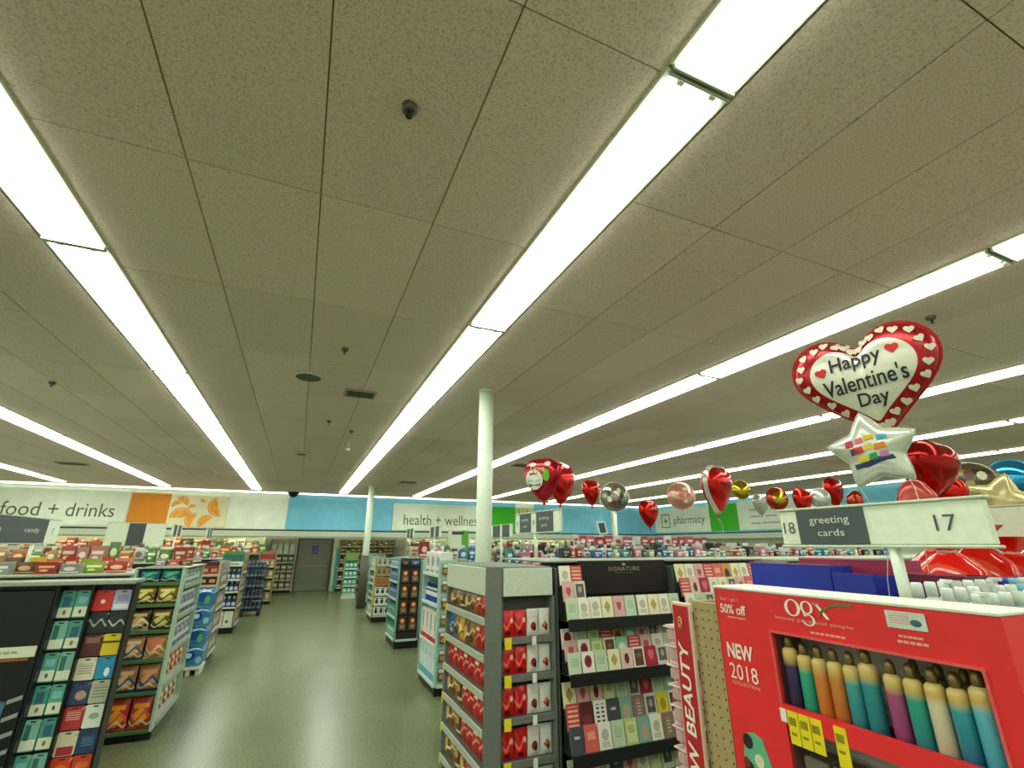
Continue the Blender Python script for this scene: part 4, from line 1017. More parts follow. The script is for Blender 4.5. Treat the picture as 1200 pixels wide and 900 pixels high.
for z in (.15, .5, .85, 1.2, 1.55, 1.85):
    ks = [bottle(.09, .26, printed(c, (('r', .5, .35, .7, .16, e),)), plain('1a1a1a', .4), 'screw', 10) for c, e in (('1d1d1c', 'd8d8cc'), ('d6d6c8', '1c1c1c'), ('4a3424', 'cfc8b0'))] if z < 1.5 else \
         [bottle(.08, .24, printed(c, (('r', .5, .35, .7, .16, e),)), plain('2a2a1a', .4), 'screw', 10) for c, e in (('c8a84a', '5a3a1a'), ('7a5a34', 'e0d8b0'), ('d8cf9a', '6a5a2a'))]
    stock(W2, z, .15, ser(10, ks, .22, 'bottle', ['black bottle', 'white bottle', 'brown bottle'] if z < 1.5 else ['gold bottle', 'brown bottle', 'cream bottle'], 'bottle'), 'on %s wall shelf right of door' % {.15: 'bottom', .5: 'fifth', .85: 'fourth', 1.2: 'third', 1.55: 'second', 1.85: 'top'}[z], None)
tb = obj('standing_board', MB().cbox(1.50, 1.70, 23.50, 23.56, 0, 1.75, .01).mesh('standing_board', printed('3f9a92', (('r', .25, .5, .22, .6, 'b9c8b4'),))))
tag(tb, 'tall narrow teal and white board leaning by the grey door', 'board')
W3 = Face(4.3, 21.2, 0, 11.6)
wall_shelf(W3, .5, [.9, 1.2, 1.5, 1.84], 2.18, 'long lit wall shelf under the health + wellness sign')
W4 = Face(-9.2, 21.2, 0, 6.4)
wall_shelf(W4, .5, [.9, 1.2, 1.5, 1.84], 2.18, 'long lit wall shelf under the food + drinks sign')
for z, nm, sd in ((1.84, 'top', 30), (1.5, 'second', 31), (1.2, 'third', 32)):
    mixed(4.35, 15.8 if z > 1.4 else 10, 21.40, z, DRK + COS[:2], 'on %s long wall shelf under health sign' % nm, .2, .34, .2, .3, 'bbct', sd, 1.0, .3)
W5 = Face(-2.72, 21.2, 0, 1.5)
wall_shelf(W5, .5, [.2, .55, .9, 1.2, 1.5, 1.84], 2.18, 'short wall shelf left of the tan shelf by the door')
for z, nm, sd in ((1.84, 'top', 35), (1.5, 'second', 36), (1.2, 'third', 37), (.9, 'fourth', 38)):
    mixed(-2.68, -1.26, 21.40, z, DRK + GRC, 'on %s shelf of short wall shelf' % nm, .18, .3, .2, .28, 'bct', sd, 1.0, .3)
for z, nm, sd in ((1.84, 'top', 33), (1.5, 'second', 34)):
    mixed(-9.1, -2.9, 21.40, z, DRK + GRC, 'on %s long wall shelf under food sign' % nm, .2, .36, .2, .3, 'bct', sd, 1.0, .3)

# ================================================================ right runs behind the card rack
run(2.40, 12.5, 7.05, 8.1, 1.60, 'long cosmetics run behind the card rack')
mixed(3.0, 9.9, 7.2, 1.60, COS, 'on cosmetics run behind card rack', .09, .20, .14, .30, 'bbctc', 14)
mixed(3.0, 9.9, 7.75, 1.60, DRK + COS[:3], 'in back row of cosmetics run', .10, .22, .26, .40, 'bbc', 15)
run(4.66, 9.5, 3.64, 4.95, 1.775, 'run of shelves continuing right of the card rack')
run(2.62, 13.0, 10.3, 11.4, 1.58, 'second run behind the card rack')
mixed(2.7, 11.5, 10.45, 1.58, DRK + COS, 'on second run behind card rack', .14, .26, .26, .46, 'bct', 16)
run(2.7, 13.5, 13.85, 14.9, 1.58, 'third run behind the card rack')
mixed(2.9, 13.0, 14.0, 1.58, COS, 'on third run behind card rack', .18, .32, .30, .52, 'ct', 17)
PKR = [('pink', 'c05a6a', 'e8c8cc'), ('rose red', 'b0303a', 'e0b8b0'), ('white', 'd9d6d0', 'a03a40'), ('magenta', 'a03a5a', 'e0c0d0')]
run(7.0, 12.4, 12.0, 12.8, 1.86, 'tall pink seasonal run behind the balloons')
mixed(7.1, 12.3, 12.2, 1.86, PKR, 'on tall pink seasonal run', .2, .36, .26, .38, 'cpp', 18)
mixed(2.6, 8.6, 4.72, 1.7755, COS + DRK[:2], 'on ledge behind the SIGNATURE board', .06, .13, .07, .12, 'cbtc', 19)
# ================================================================ E: near endcap, red display, NEW BEAUTY strip
run(1.70, 5.6, .74, 1.78, 1.60, 'near shelf run behind the red hair care display')
proot = empty('pegboard_panel', (1.50, 1.53, 0))
PEG = plain('a8946a', .7, scale=60, var=.12)
part(proot, 'board', MB().box(0, .02, -.10, .10, .1, 1.69), PEG)
part(proot, 'side_return', MB().box(.02, .19, .08, .10, .1, 1.69), PEG)
part(proot, 'foot', MB().box(-.005, .19, -.10, .10, 0, .1), BLACK)
holes = MB()
for i in range(6):
    for j in range(46):
        z, y = .22 + j * .032, -.085 + i * .034
        a = [(-.0006, y + .004 * math.cos(t * PI / 3), z + .004 * math.sin(t * PI / 3)) for t in range(6)]
        holes.add(a, [tuple(range(5, -1, -1))])
o = part(proot, 'peg_holes', holes, plain('2c2418', .8)); o['kind'] = 'stuff'
tag(proot, 'tan pegboard panel with rows of holes left of the red display', 'pegboard')
nb = empty('vertical_sign', (1.475, 1.675, .45), -PI / 2)
part(nb, 'board', MB().cbox(-.052, .052, 0, .018, 0, 1.23, .004), plain('d9b9a4', .5))
part(nb, 'red_panel', MB().box(-.042, .042, -.003, 0, .012, 1.218), plain('b41f26', .45))
tm = text_mb('NEW BEAUTY', width=.545, height=.050, shear=.15, bold=.02)
part(nb, 'lettering', tm, plain('e9e0d4', .5), (.0, -.004, .815), (0, -PI / 2, 0))
em = MB()
for k in range(3):
    em.tube([(-.012 + .010 * math.cos(t * .7 + k * 2.1), -.006, 1.15 + .014 * math.sin(t * .7 + k * 2.1) + .006 * k) for t in range(8)], .0022, 4)
part(nb, 'script_emblem', em, plain('e0b878', .4), (.008, 0, 0))
part(nb, 'stand_foot', MB().cbox(-.05, .05, .002, .018, -.45, 0, .003), plain('5a5a55', .5))
tag(nb, 'tall narrow red sign lettered NEW BEAUTY on the shelf corner', 'sign')
PNK = glassy('dcb2b4', .75, .2); PNK2 = plain('cf9aa2', .4)
for k in range(13):
    z = .62 + k * .074
    o = empty('blister_pack', (1.56, 1.795, z))
    part(o, 'tray', MB().cbox(-.03, .075, -.005, .055, 0, .055, .012), PNK)
    part(o, 'rim', MB().cbox(-.036, .08, -.008, .060, .0555, .061, .002), plain('d9c3c0', .3))
    part(o, 'backing', MB().cbox(-.03, .075, -.003, .052, .0615, .066, .002), PNK2)
    part(o, 'peg_hook', MB().tube([(.03, -.02, .069), (.03, .06, .069), (.03, .064, .073)], .0025, 5), METALW)
    tag(o, 'pale pink clear tray, %s from the bottom behind the NEW BEAUTY sign' % nth(k + 1), 'blister pack', 'pink trays behind the red strip')
# ---- red hair care display
og = empty('cardboard_display', (1.42, 1.42, 0), -PI / 2)
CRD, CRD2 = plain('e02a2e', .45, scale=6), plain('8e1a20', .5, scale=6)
CW = plain('d9dacd', .6)
W_ = .80
u0, u1 = .215, .745
f = MB()
f.box(0, u0, 0, .012, .0, 1.755).box(u1, W_, 0, .012, .0, 1.755)
f.box(u0, u1, 0, .012, 1.645, 1.755).box(u0, u1, -.006, .012, 1.395, 1.447).box(u0, u1, 0, .012, 0, 1.10)
part(og, 'front_panel', f, CRD)
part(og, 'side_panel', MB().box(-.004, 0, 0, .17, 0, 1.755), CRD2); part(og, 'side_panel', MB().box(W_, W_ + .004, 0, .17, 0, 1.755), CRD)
part(og, 'top_panel', MB().cbox(-.006, W_ + .006, -.006, .17, 1.7555, 1.764, .002), CW, label='white cardboard top')
part(og, 'window_rim', MB().box(u0 - .006, u1 + .006, -.005, 0, 1.641, 1.647).box(u0 - .006, u0, -.005, 0, 1.40, 1.641).box(u1, u1 + .006, -.005, 0, 1.40, 1.641), plain('d65a58', .4))
part(og, 'back_panel', MB().box(0, W_, .158, .168, .05, 1.75), plain('cfc5ba', .7))
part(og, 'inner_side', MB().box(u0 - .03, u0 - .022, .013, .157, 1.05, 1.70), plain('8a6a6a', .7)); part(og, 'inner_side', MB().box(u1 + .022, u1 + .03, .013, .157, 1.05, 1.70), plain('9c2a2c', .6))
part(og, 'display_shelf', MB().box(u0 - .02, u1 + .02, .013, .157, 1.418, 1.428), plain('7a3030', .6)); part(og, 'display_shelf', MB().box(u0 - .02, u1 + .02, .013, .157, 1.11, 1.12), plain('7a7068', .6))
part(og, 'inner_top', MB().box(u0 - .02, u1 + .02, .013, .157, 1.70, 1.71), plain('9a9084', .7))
WT_, PALE = plain('e6ddd0', .5), plain('e4a8a0', .5)
def oprint(name, body, wd, hh, u, z, mt, **k): part(og, name, text_mb(body, width=wd, height=hh, **k), mt, (u, -.001, z))
oprint('small_lettering', 'buy 1 get 1', .075, .016, .062, 1.722, PALE)
oprint('lettering', '50% off', .108, .030, .072, 1.692, WT_, bold=.02)
for i in range(6): part(og, 'small_print', MB().box(.045 + i * .013, .055 + i * .013, -.002, 0, 1.664, 1.668), PALE)
oprint('lettering', 'NEW', .105, .046, .078, 1.562, WT_, bold=.03)
oprint('lettering', '2018', .112, .046, .082, 1.500, WT_)
oprint('small_lettering', 'COLLECTION', .108, .010, .085, 1.466, PALE)
oprint('small_lettering', 'beauty pure and simple', .24, .011, .36, 1.688, PALE)
for i in range(7): part(og, 'small_print', MB().box(.35 + i * .015, .361 + i * .015, -.002, 0, 1.658, 1.663), PALE)
for i in range(5): part(og, 'small_print', MB().box(.585 + i * .014, .596 + i * .014, -.002, 0, 1.672, 1.678).box(.59 + i * .011, .599 + i * .011, -.002, 0, 1.685, 1.690), PALE)
# the white serif logo: rings of uneven weight and crossing strokes
lg = MB()
def ringm(cx, cz, rx, rz, tx, tz, n=20, a0=0, a1=2 * PI):
    for i in range(n):
        t0, t1 = a0 + (a1 - a0) * i / n, a0 + (a1 - a0) * (i + 1) / n
        q = []
        for t, e in ((t0, 1), (t1, 1), (t1, 0), (t0, 0)):
            q.append((cx + (rx - (0 if e else tx)) * math.cos(t), -.003, cz + (rz - (0 if e else tz)) * math.sin(t)))
        lg.add(q, [(0, 1, 2, 3)])
ringm(.305, 1.722, .026, .024, .010, .003)
ringm(.352, 1.727, .020, .018, .008, .003)
ringm(.352, 1.693, .021, .016, .007, .003, 18, -PI * .95, PI * .75)
lg.add([(.336, -.003, 1.712), (.342, -.003, 1.712), (.350, -.003, 1.702), (.344, -.003, 1.702)], [(0, 3, 2, 1)])
lg.add([(.378, -.003, 1.742), (.388, -.003, 1.742), (.418, -.003, 1.702), (.408, -.003, 1.702)], [(0, 3, 2, 1)])
lg.add([(.374, -.003, 1.742), (.392, -.003, 1.742), (.392, -.003, 1.739), (.374, -.003, 1.739)], [(0, 3, 2, 1)])
part(og, 'logo_lettering', lg, plain('ece6dc', .5))
gs = MB()
pts = [(.384, 1.706), (.40, 1.722), (.425, 1.738), (.455, 1.745), (.49, 1.744)]
for i in range(len(pts) - 1):
    (a, b), (c, d) = pts[i], pts[i + 1]
    gs.add([(a, -.003, b - .004), (c, -.003, d - .004), (c, -.003, d + .004), (a, -.003, b + .004)], [(0, 1, 2, 3)])
part(og, 'logo_swash', gs, plain('7a6a3a', .5))
part(og, 'label_sticker', MB().cbox(.57, .66, -.004, -.0005, 1.705, 1.745, .001), printed('c9d0c8', (('l', .35, .55, .26, .3, 'cf8f86'), ('e', .75, .4, .14, .2, '3a5a78'))), label='white sticker')
dm = MB().prism([(.035, 1.15), (.125, 1.15), (.145, 1.25), (.118, 1.325), (.085, 1.335), (.055, 1.325), (.04, 1.27)], -.003, -.0005)
part(og, 'green_print', dm, plain('5fae86', .5))
for (u, z, r, c) in ((.062, 1.305, .019, '2a1c1c'), (.098, 1.262, .017, 'd5d0b4'), (.056, 1.232, .018, '1e1a1a'), (.048, 1.245, .013, '7a2a24'), (.105, 1.19, .016, '2a1c1c')):
    part(og, 'printed_dot', MB().prism([(u + r * math.cos(t * PI / 6), z + r * 1.1 * math.sin(t * PI / 6)) for t in range(12)], -.0045 - .0002 * (u < .05), -.003), plain(c, .5))
for i, (u, mt, hh) in enumerate(((.208, WT_, .03), (.232, YEL, .08), (.268, YEL, .08), (.304, YEL, .08), (.372, YEL, .09))):
    part(og, 'price_tag', MB().box(u, u + (.033 if i else .02), -.010, -.007, 1.432 - hh, 1.436), mt)
    if i: part(og, 'tag_print', MB().box(u + .004, u + .026, -.0115, -.010, 1.40, 1.42).box(u + .006, u + .022, -.0115, -.010, 1.375, 1.382), plain('8f7f16', .6))
tag(og, 'large red cardboard hair care display lettered NEW 2018', 'display')
GOLD = 'c9a85a'
cols = [('dark purple', '2c2044', '3a2a58'), ('teal green', '1f8f72', '2aa080'), ('orange', 'c06a24', 'c87a34'), ('amber', 'b5652a', 'c27838'), ('blue teal', '1f6f88', '3a9a9a'), ('deep teal', '1c6a80', '2a8a90'), ('magenta', '8a3a6a', 'a04a78'), ('sea green', '1f7a84', '2a9a88'), ('cream', 'b5ac94', 'd0c7a8'), ('ocean blue', '1d5f8a', '2f93a0'), ('sky blue', '3a96b4', '5ab0c0')]
OCAP = plain('6f5a30', .25, .4)
FO = Face(1.42, 1.42, -PI / 2, W_)
for i, (nm, c1, c2) in enumerate(cols):
    mt = printed(c1, (), .25, 0, ((0.0, c1), (.70, c2), (.84, GOLD), (.95, 'dcc37c')))
    big = 1.08 if i in (0, 10, 5) else 1.0
    u = .240 + i * .0460 + (.012 if i > 5 else 0)
    place(spray(.0205 * big, .192 * big, mt, OCAP), 'hair_care_bottle', FO.at(u, .036, 1.4285), -PI / 2, '%s and gold hair care bottle, %s from left in the red display' % (nm, nth(i + 1)), 'bottle', 'hair care bottles in the red display')
for i, u in enumerate((.545, .60, .655, .70)):
    mt = printed('3a3430', (), .3, 0, ((0.0, '3a3430'), (1.0, '7a6a48')))
    place(spray(.02, .19, mt, OCAP), 'hair_care_bottle', FO.at(u, .105, 1.4285), -PI / 2, 'dark hair care bottle in back row of red display, %s from left' % nth(i + 1), 'bottle', 'back row bottles in the red display')
for i in range(6):
    mt = printed('6a645c', (('r', .5, .5, .4, .2, '8d867a'),), .4)
    place(carton(.075, .20, .09, mt, None), 'carton', FO.at(.27 + .086 * i, .072, 1.1205), -PI / 2, 'grey carton in lower window of red display, %s from left' % nth(i + 1), 'box', 'cartons in the lower display window')
# ---- goods on top of the near run
def topbox(name, x0, x1, y0, y1, z1, mt, label, edge):
    o = empty(name, ((x0 + x1) / 2, (y0 + y1) / 2, 1.6005))
    a, b = (x1 - x0) / 2, (y1 - y0) / 2
    h = z1 - 1.6005
    part(o, 'tray', MB().box(-a, a, -b, b, 0, .01).box(-a, -a + .006, -b, b, .01, h).box(a - .006, a, -b, b, .01, h).box(-a + .006, a - .006, -b, -b + .006, .01, h).box(-a + .006, a - .006, b - .006, b, .01, h), mt)
    part(o, 'edge', MB().box(-a - .002, -a + .008, -b, b, h, h + .006), edge)
    tag(o, label, 'box')
BLUB, MAGB, MAGD = plain('1c2f9c', .4, scale=5), plain('a32a52', .4, scale=5), plain('6a1d3a', .4, scale=5)
topbox('display_tray', 1.98, 2.12, 1.36, 1.74, 1.825, BLUB, 'blue cardboard tray behind the red display, larger of two', plain('8a5a78', .5))
topbox('display_tray', 1.98, 2.12, 1.20, 1.355, 1.795, BLUB, 'smaller lower blue cardboard tray behind the red display', plain('2a3a9c', .5))
topbox('display_tray', 2.16, 2.34, 1.22, 1.62, 1.845, MAGB, 'magenta cardboard tray behind the blue tray', plain('c06a7a', .5))
topbox('display_tray', 2.16, 2.34, 1.00, 1.215, 1.80, MAGD, 'dark plum cardboard tray beside the sign pole', plain('b04a62', .5))
CELL = printed('cc1a10', (('s', .5, .5, .3, .2, 'd8402a'),), .12)
def cello(x, y, s, label):
    o = empty('gift_bag', (x, y, 1.6005))
    n = 20; v, fcs = [], []
    prof = [(.06, 0), (.095, .02), (.105, .09), (.09, .15), (.05, .19), (.022, .205), (.05, .235), (.085, .27)]
    for k, (r, z) in enumerate(prof):
        for i in range(n):
            a = 2 * PI * i / n
            rr = r * (1 + (.10 if k > 3 else .04) * math.cos(a * 5 + k))
            v.append((rr * s * math.cos(a), rr * s * math.sin(a), z * s))
    for k in range(len(prof) - 1):
        for i in range(n):
            j = (i + 1) % n
            fcs.append((k * n + i, k * n + j, k * n + n + j, k * n + n + i))
    fcs.append(tuple(range(n - 1, -1, -1)))
    part(o, 'wrap', MB().add(v, fcs, 0, True), CELL)
    part(o, 'ribbon', MB().lathe([(.027 * s, .196 * s), (.027 * s, .212 * s)], 12), plain('c9988a', .4))
    tag(o, label, 'gift bag', 'red cellophane gift bags')
for i, (x, y, s) in enumerate(((2.68, 1.28, 1.35), (2.96, 1.46, 1.4), (3.27, 1.44, 1.5), (3.58, 1.42, 1.3), (3.22, 1.08, 1.3), (4.0, 1.45, 1.5))):
    cello(x, y, s, 'red cellophane gift bag under the 17 sign, %s from the pole' % nth(i + 1))
WB = printed('c3cac2', (('r', .5, .45, .6, .16, '8d99a8'),), .35)
WCAP = plain('cfd6cf', .35); BCAP = plain('24348c', .35); LCAP = plain('7ab4c4', .35)
k = 0
for j, y in enumerate((.80, .87, .945)):
    for i in range(11):
        k += 1
        cp = WCAP if i < 6 else (BCAP, LCAP, WCAP)[(i + j) % 3]
        place(bottle(.031, .175 + .01 * j, WB if i % 3 else printed('9fb2bd', (('r', .5, .5, .6, .2, 'd0d8d4'),), .35), cp, 'pump' if (i + j) % 4 == 0 else 'screw'), 'lotion_bottle', (1.76 + i * .072, y, 1.6005), -.4, 'pale lotion bottle right of the red display, %s in %s row' % (nth(i + 1), ('front', 'middle', 'back')[j]), 'bottle', 'lotion bottles on the near run')
k = 0
for i in range(7):
    place(bottle(.03, .19, printed('5aa0b4', (('r', .5, .5, .6, .2, 'cfe0e2'),), .35), BCAP, 'screw'), 'lotion_bottle', (2.42 + i * .075, 1.03, 1.6005), 0, 'blue capped lotion bottle before the gift bags, %s from left' % nth(i + 1), 'bottle', 'blue capped bottles on the near run')

# ================================================================ aisle signs
SB = plain('d3dcc8', .5); SF = plain('b9c2ae', .45)
def aisle_sign(loc, rz, wd, z0, z1, base, panels, nums, label, pole_u=None):
    root = empty('aisle_sign', (loc[0], loc[1], base), rz)
    Z0, Z1 = z0 - base, z1 - base
    pu = wd / 2 if pole_u is None else pole_u
    part(root, 'board', MB().cbox(0, wd, 0, .03, Z0, Z1, .004), SB)
    part(root, 'frame', MB().cbox(-.008, wd + .008, -.006, .036, Z0 - .010, Z0 - .0005, .003).cbox(-.008, wd + .008, -.006, .036, Z1 + .0005, Z1 + .010, .003), SF)
    part(root, 'pole', MB().lathe([(.018, .004), (.018, Z0 - .0105)], 12, pu, .015), plain('cdd6c4', .45))
    part(root, 'pole_foot', MB().lathe([(.045, 0), (.045, .006), (.02, .012)], 14, pu, .015), plain('b5beac', .45))
    for a, b, words in panels:
        part(root, 'dark_panel', MB().box(a, b, -.004, 0, Z0 + .002, Z1 - .002), plain('414c4b', .5))
        n = len(words)
        for i, (tx, tw, th) in enumerate(words):
            part(root, 'lettering', text_mb(tx, width=tw, height=th), plain('c6d0c4', .5), ((a + b) / 2, -.005, (Z0 + Z1) / 2 + (n - 1 - 2 * i) * (Z1 - Z0) * .16))
    for u, tx, th in nums:
        part(root, 'number', text_mb(tx, height=th), plain('46504c', .5), (u, -.001, (Z0 + Z1) / 2))
    tag(root, label, 'sign')
    return root
aisle_sign((1.9, 1.482), -PI / 2, .70, 1.905, 2.04, 1.6005, [(.083, .35, [('greeting', .157, .035), ('cards', .104, .025)])], [(.042, '18', .046), (.592, '17', .051)], 'white aisle sign reading 18 greeting cards 17 above the red display', .415)
aisle_sign((3.75, 1.62), -PI / 2, .62, 1.925, 2.12, 1.6005, [], [], 'plain white aisle sign end at the right edge behind the 17 sign', .1)
aisle_sign((2.06, 4.68), -PI / 2, .94, 2.02, 2.20, 1.7755, [(.11, .37, [('greeting', .15, .032), ('cards', .09, .026)]), (.49, .83, [('greeting', .19, .034), ('cards', .12, .028)])], [(.055, '19', .045), (.43, '18', .045)], 'white aisle sign with two dark panels beside the white column', .44)
aisle_sign((-2.72, 5.9), PI / 2, 1.85, 1.912, 2.175, 1.6005, [(.0, 1.52, [('snacks           candy', 1.15, .062)])], [(1.68, '7', .07)], 'dark aisle sign with a white end at the left edge above the snacks', 1.33)
aisle_sign((-3.07, 10.55), .24, .84, 1.88, 2.26, 1.6205, [(.30, .54, [])], [], 'white aisle sign with a narrow dark panel over the second left run', .55)
aisle_sign((2.75, 11.2), -PI / 2, .95, 2.07, 2.29, 1.5805, [(.12, .42, []), (.55, .85, [])], [], 'far aisle sign above the second run right of the main aisle')
aisle_sign((2.9, 14.6), -PI / 2, .95, 2.10, 2.34, 1.5805, [(.12, .42, []), (.55, .85, [])], [], 'farthest aisle sign above the third run right of the main aisle')
aisle_sign((3.05, 8.0), -PI / 2, .9, 2.03, 2.22, 1.6005, [(.1, .42, []), (.52, .82, [])], [], 'aisle sign half hidden behind the white column')
aisle_sign((-2.7, 13.5), PI / 2, .95, 2.10, 2.34, 1.6005, [(.12, .42, []), (.55, .85, [])], [], 'far aisle sign over the third left run')
aisle_sign((-2.5, 16.8), PI / 2, .95, 2.10, 2.34, 1.6005, [(.12, .42, []), (.55, .85, [])], [], 'farthest aisle sign over the fourth left run')
ps = empty('poster_stand', (3.32, 10.78, 1.5805))
part(ps, 'board', MB().cbox(-.24, .24, 0, .012, .03, .66, .003), plain('cfd8c0', .5)); part(ps, 'green_band', MB().box(.08, .24, -.003, 0, .03, .64), plain('55a03a', .5)); part(ps, 'dark_band', MB().box(-.15, .12, -.0045, -.003, .55, .62), plain('3a4440', .5))
part(ps, 'foot', MB().cbox(-.1, .1, -.03, .05, 0, .03, .004), METALW)
tag(ps, 'white and green poster standing on the second run left of the white column', 'poster')
hs = empty('hanging_sign', (7.99, 12.0, 2.38))
part(hs, 'board', MB().prism([(-.16, .18), (.12, .2), (.2, -.16), (-.08, -.18)], -.01, .01), plain('c9d2c8', .5)); part(hs, 'dark_panel', MB().prism([(-.12, .14), (.09, .155), (.15, -.12), (-.05, -.135)], -.013, -.010), plain('3a4645', .5))
part(hs, 'wire', MB().tube([(0, 0, .19), (0, 0, CEIL - 2.38)], .006, 5), METALW)
tag(hs, 'small tilted dark sign hanging on a wire before the blue wall', 'sign')

# ================================================================ foil balloons
def heart_outline(n=64):
    P = []
    for i in range(n):
        t = 2 * PI * i / n
        P.append((.74 * 16 * math.sin(t) ** 3 / 32 + .13 * math.sin(t), .76 * (13 * math.cos(t) - 5 * math.cos(2 * t) - 2 * math.cos(3 * t) - math.cos(4 * t) + 2.5) / 32 + .11 * math.cos(t)))
    return P
def round_outline(n=48): return [(.5 * math.sin(2 * PI * i / n), .5 * math.cos(2 * PI * i / n)) for i in range(n)]
def star_outline(n=60):
    P = []
    for i in range(n):
        t = 2 * PI * i / n
        k = (i % (n // 5)) / (n // 5)
        w_ = abs(2 * k - 1)
        r = .33 + .19 * w_ ** 1.6
        P.append((r * math.sin(t), r * math.cos(t)))
    return P
def surf_fn(P, depth):
    ang = sorted((math.atan2(z, x), math.hypot(x, z)) for x, z in P)
    def f(x, z):
        a, r = math.atan2(z, x), math.hypot(x, z)
        best = None
        for i in range(len(ang)):
            a0, r0 = ang[i]; a1, r1 = ang[(i + 1) % len(ang)]
            if i == len(ang) - 1: a1 += 2 * PI
            aa = a if a >= ang[0][0] else a + 2 * PI
            if a0 <= aa <= a1:
                best = r0 + (r1 - r0) * ((aa - a0) / max(1e-6, a1 - a0)); break
        s_ = min(.999, r / (best or .5))
        return depth * math.sqrt(1 - s_ ** 2.2)
    return f
def balloon(name, P, size, loc, label, front, back, group, depth=.20, yaw=0.0, roll=0.0, pitch=0.0, border=None, bs=.74, tail=True, decals=(), texts=(), ribbon=None, face=None):
    a = math.atan2(-loc[0], loc[1]) if face is None else face
    root = empty(name, loc)
    root.rotation_mode = 'XYZ'
    root.rotation_euler = (pitch, roll, a + yaw)
    n = len(P); rings = [1.0, .97, .92, .84, bs, .58, .4, .2]
    rings = sorted(set(rings), reverse=True)
    v, fcs, mi = [], [], []
    mb = MB()
    for side in (-1, 1):
        o = len(mb.v)
        for k, s_ in enumerate(rings):
            for i, (x, z) in enumerate(P):
                wr = .012 * math.sin(i * 2.4) * max(0, s_ - .82) / .18 * (1 if s_ < 1 else 0)
                y = side * depth * (math.sqrt(max(0, 1 - s_ ** 2.2)) + wr)
                mb.v.append((x * s_ * size, y * size, z * s_ * size))
        c = len(mb.v); mb.v.append((0, side * depth * size, 0))
        for k in range(len(rings) - 1):
            m_i = (0 if (border is None or rings[k + 1] < bs - 1e-6) else 1) if side < 0 else 2
            for i in range(n):
                j = (i + 1) % n
                q = (o + k * n + i, o + k * n + j, o + k * n + n + j, o + k * n + n + i)
                mb.f.append(q if side < 0 else q[::-1]); mb.m.append(m_i); mb.sm.append(True)
        k = len(rings) - 1
        for i in range(n):
            j = (i + 1) % n
            q = (o + k * n + i, o + k * n + j, c)
            mb.f.append(q if side < 0 else q[::-1]); mb.m.append(0 if side < 0 else 2); mb.sm.append(True)
    part(root, 'foil_body', mb, [front, border or front, back])
    fl = MB()
    for i in range(n):
        j = (i + 1) % n
        (x0, z0), (x1, z1) = P[i], P[j]
        q = [(x0 * size, -.001, z0 * size), (x1 * size, -.001, z1 * size), (x1 * size * 1.035, -.001, z1 * size * 1.035), (x0 * size * 1.035, -.001, z0 * size * 1.035)]
        q += [(x, .001, z) for x, _, z in q]
        fl.add(q, [(0, 1, 2, 3), (7, 6, 5, 4), (3, 2, 6, 7)])
    part(root, 'seam', fl, border or back)
    lowest = min(P, key=lambda p: p[1])
    if tail:
        zb = lowest[1] * size
        part(root, 'tail', MB().add([(lowest[0] * size - .012, -.002, zb), (lowest[0] * size + .012, -.002, zb), (lowest[0] * size + .02, -.003, zb - .05), (lowest[0] * size - .018, -.003, zb - .05), (lowest[0] * size - .012, .002, zb), (lowest[0] * size + .012, .002, zb), (lowest[0] * size + .02, .003, zb - .05), (lowest[0] * size - .018, .003, zb - .05)],
             [(0, 3, 2, 1), (4, 5, 6, 7), (0, 1, 5, 4), (1, 2, 6, 5), (2, 3, 7, 6), (3, 0, 4, 7)]), back)
    sf = surf_fn(P, depth)
    for nm, poly, mt in decals:      # poly in unit balloon coordinates
        n_ = len(poly); cx, cz = sum(p[0] for p in poly) / n_, sum(p[1] for p in poly) / n_
        if sum(poly[i][0] * poly[(i + 1) % n_][1] - poly[(i + 1) % n_][0] * poly[i][1] for i in range(n_)) < 0: poly = poly[::-1]
        vs, fs, rr = [], [], (1.0, .75, .5, .25)
        for q in rr:
            for x, z in poly:
                xx, zz = cx + (x - cx) * q, cz + (z - cz) * q
                vs.append((xx * size, (-sf(xx, zz) - .010) * size, zz * size))
        vs.append((cx * size, (-sf(cx, cz) - .010) * size, cz * size))
        for k in range(3):
            for i in range(n_):
                j = (i + 1) % n_
                fs.append((k * n_ + i, k * n_ + j, k * n_ + n_ + j, k * n_ + n_ + i))
        fs += [(3 * n_ + i, 3 * n_ + (i + 1) % n_, 4 * n_) for i in range(n_)]
        part(root, nm, MB().add(vs, fs), mt)
    for tx, wd, hh, cx, cz, rot, mt, kw in texts:
        t_ = text_mb(tx, width=wd, height=hh, **kw)
        cr, sr = math.cos(rot), math.sin(rot)
        t_.v = [(((x * cr - z * sr) + cx) * size, (-sf((x * cr - z * sr) + cx, (x * sr + z * cr) + cz) - .014) * size, ((x * sr + z * cr) + cz) * size) for x, y, z in t_.v]
        part(root, 'lettering', t_, mt)
    if ribbon is not None:
        # the ribbon hangs from the tail down to what holds it, in world space
        M = Matrix.Translation(loc) @ root.rotation_euler.to_matrix().to_4x4()
        top = M @ Vector((lowest[0] * size, 0, lowest[1] * size - (.05 if tail else 0)))
        inv = M.inverted()
        L = top.z - ribbon
        pts = [inv @ Vector((top.x + .03 * math.sin(k * 1.1), top.y + .03 * math.cos(k * .9) - .03, top.z - L * k / 8)) for k in range(9)]
        part(root, 'ribbon', MB().tube(pts, .0018, 5), plain('c3c9bd', .4))
    tag(root, label, 'balloon', group)
    return root
def foil(c, rough=.16, metal=.75): return plain(c, rough, metal, .05, 6, 0.0, .5)
HEART, ROUND, STAR = heart_outline(), round_outline(), star_outline()
TEAR = [(.42 * x + .26 * math.sin(2 * PI * i / 64), (.42 * z + .27 * math.cos(2 * PI * i / 64)) * (1.28 if math.cos(2 * PI * i / 64) < 0 else 1.0)) for i, (x, z) in enumerate(HEART)]
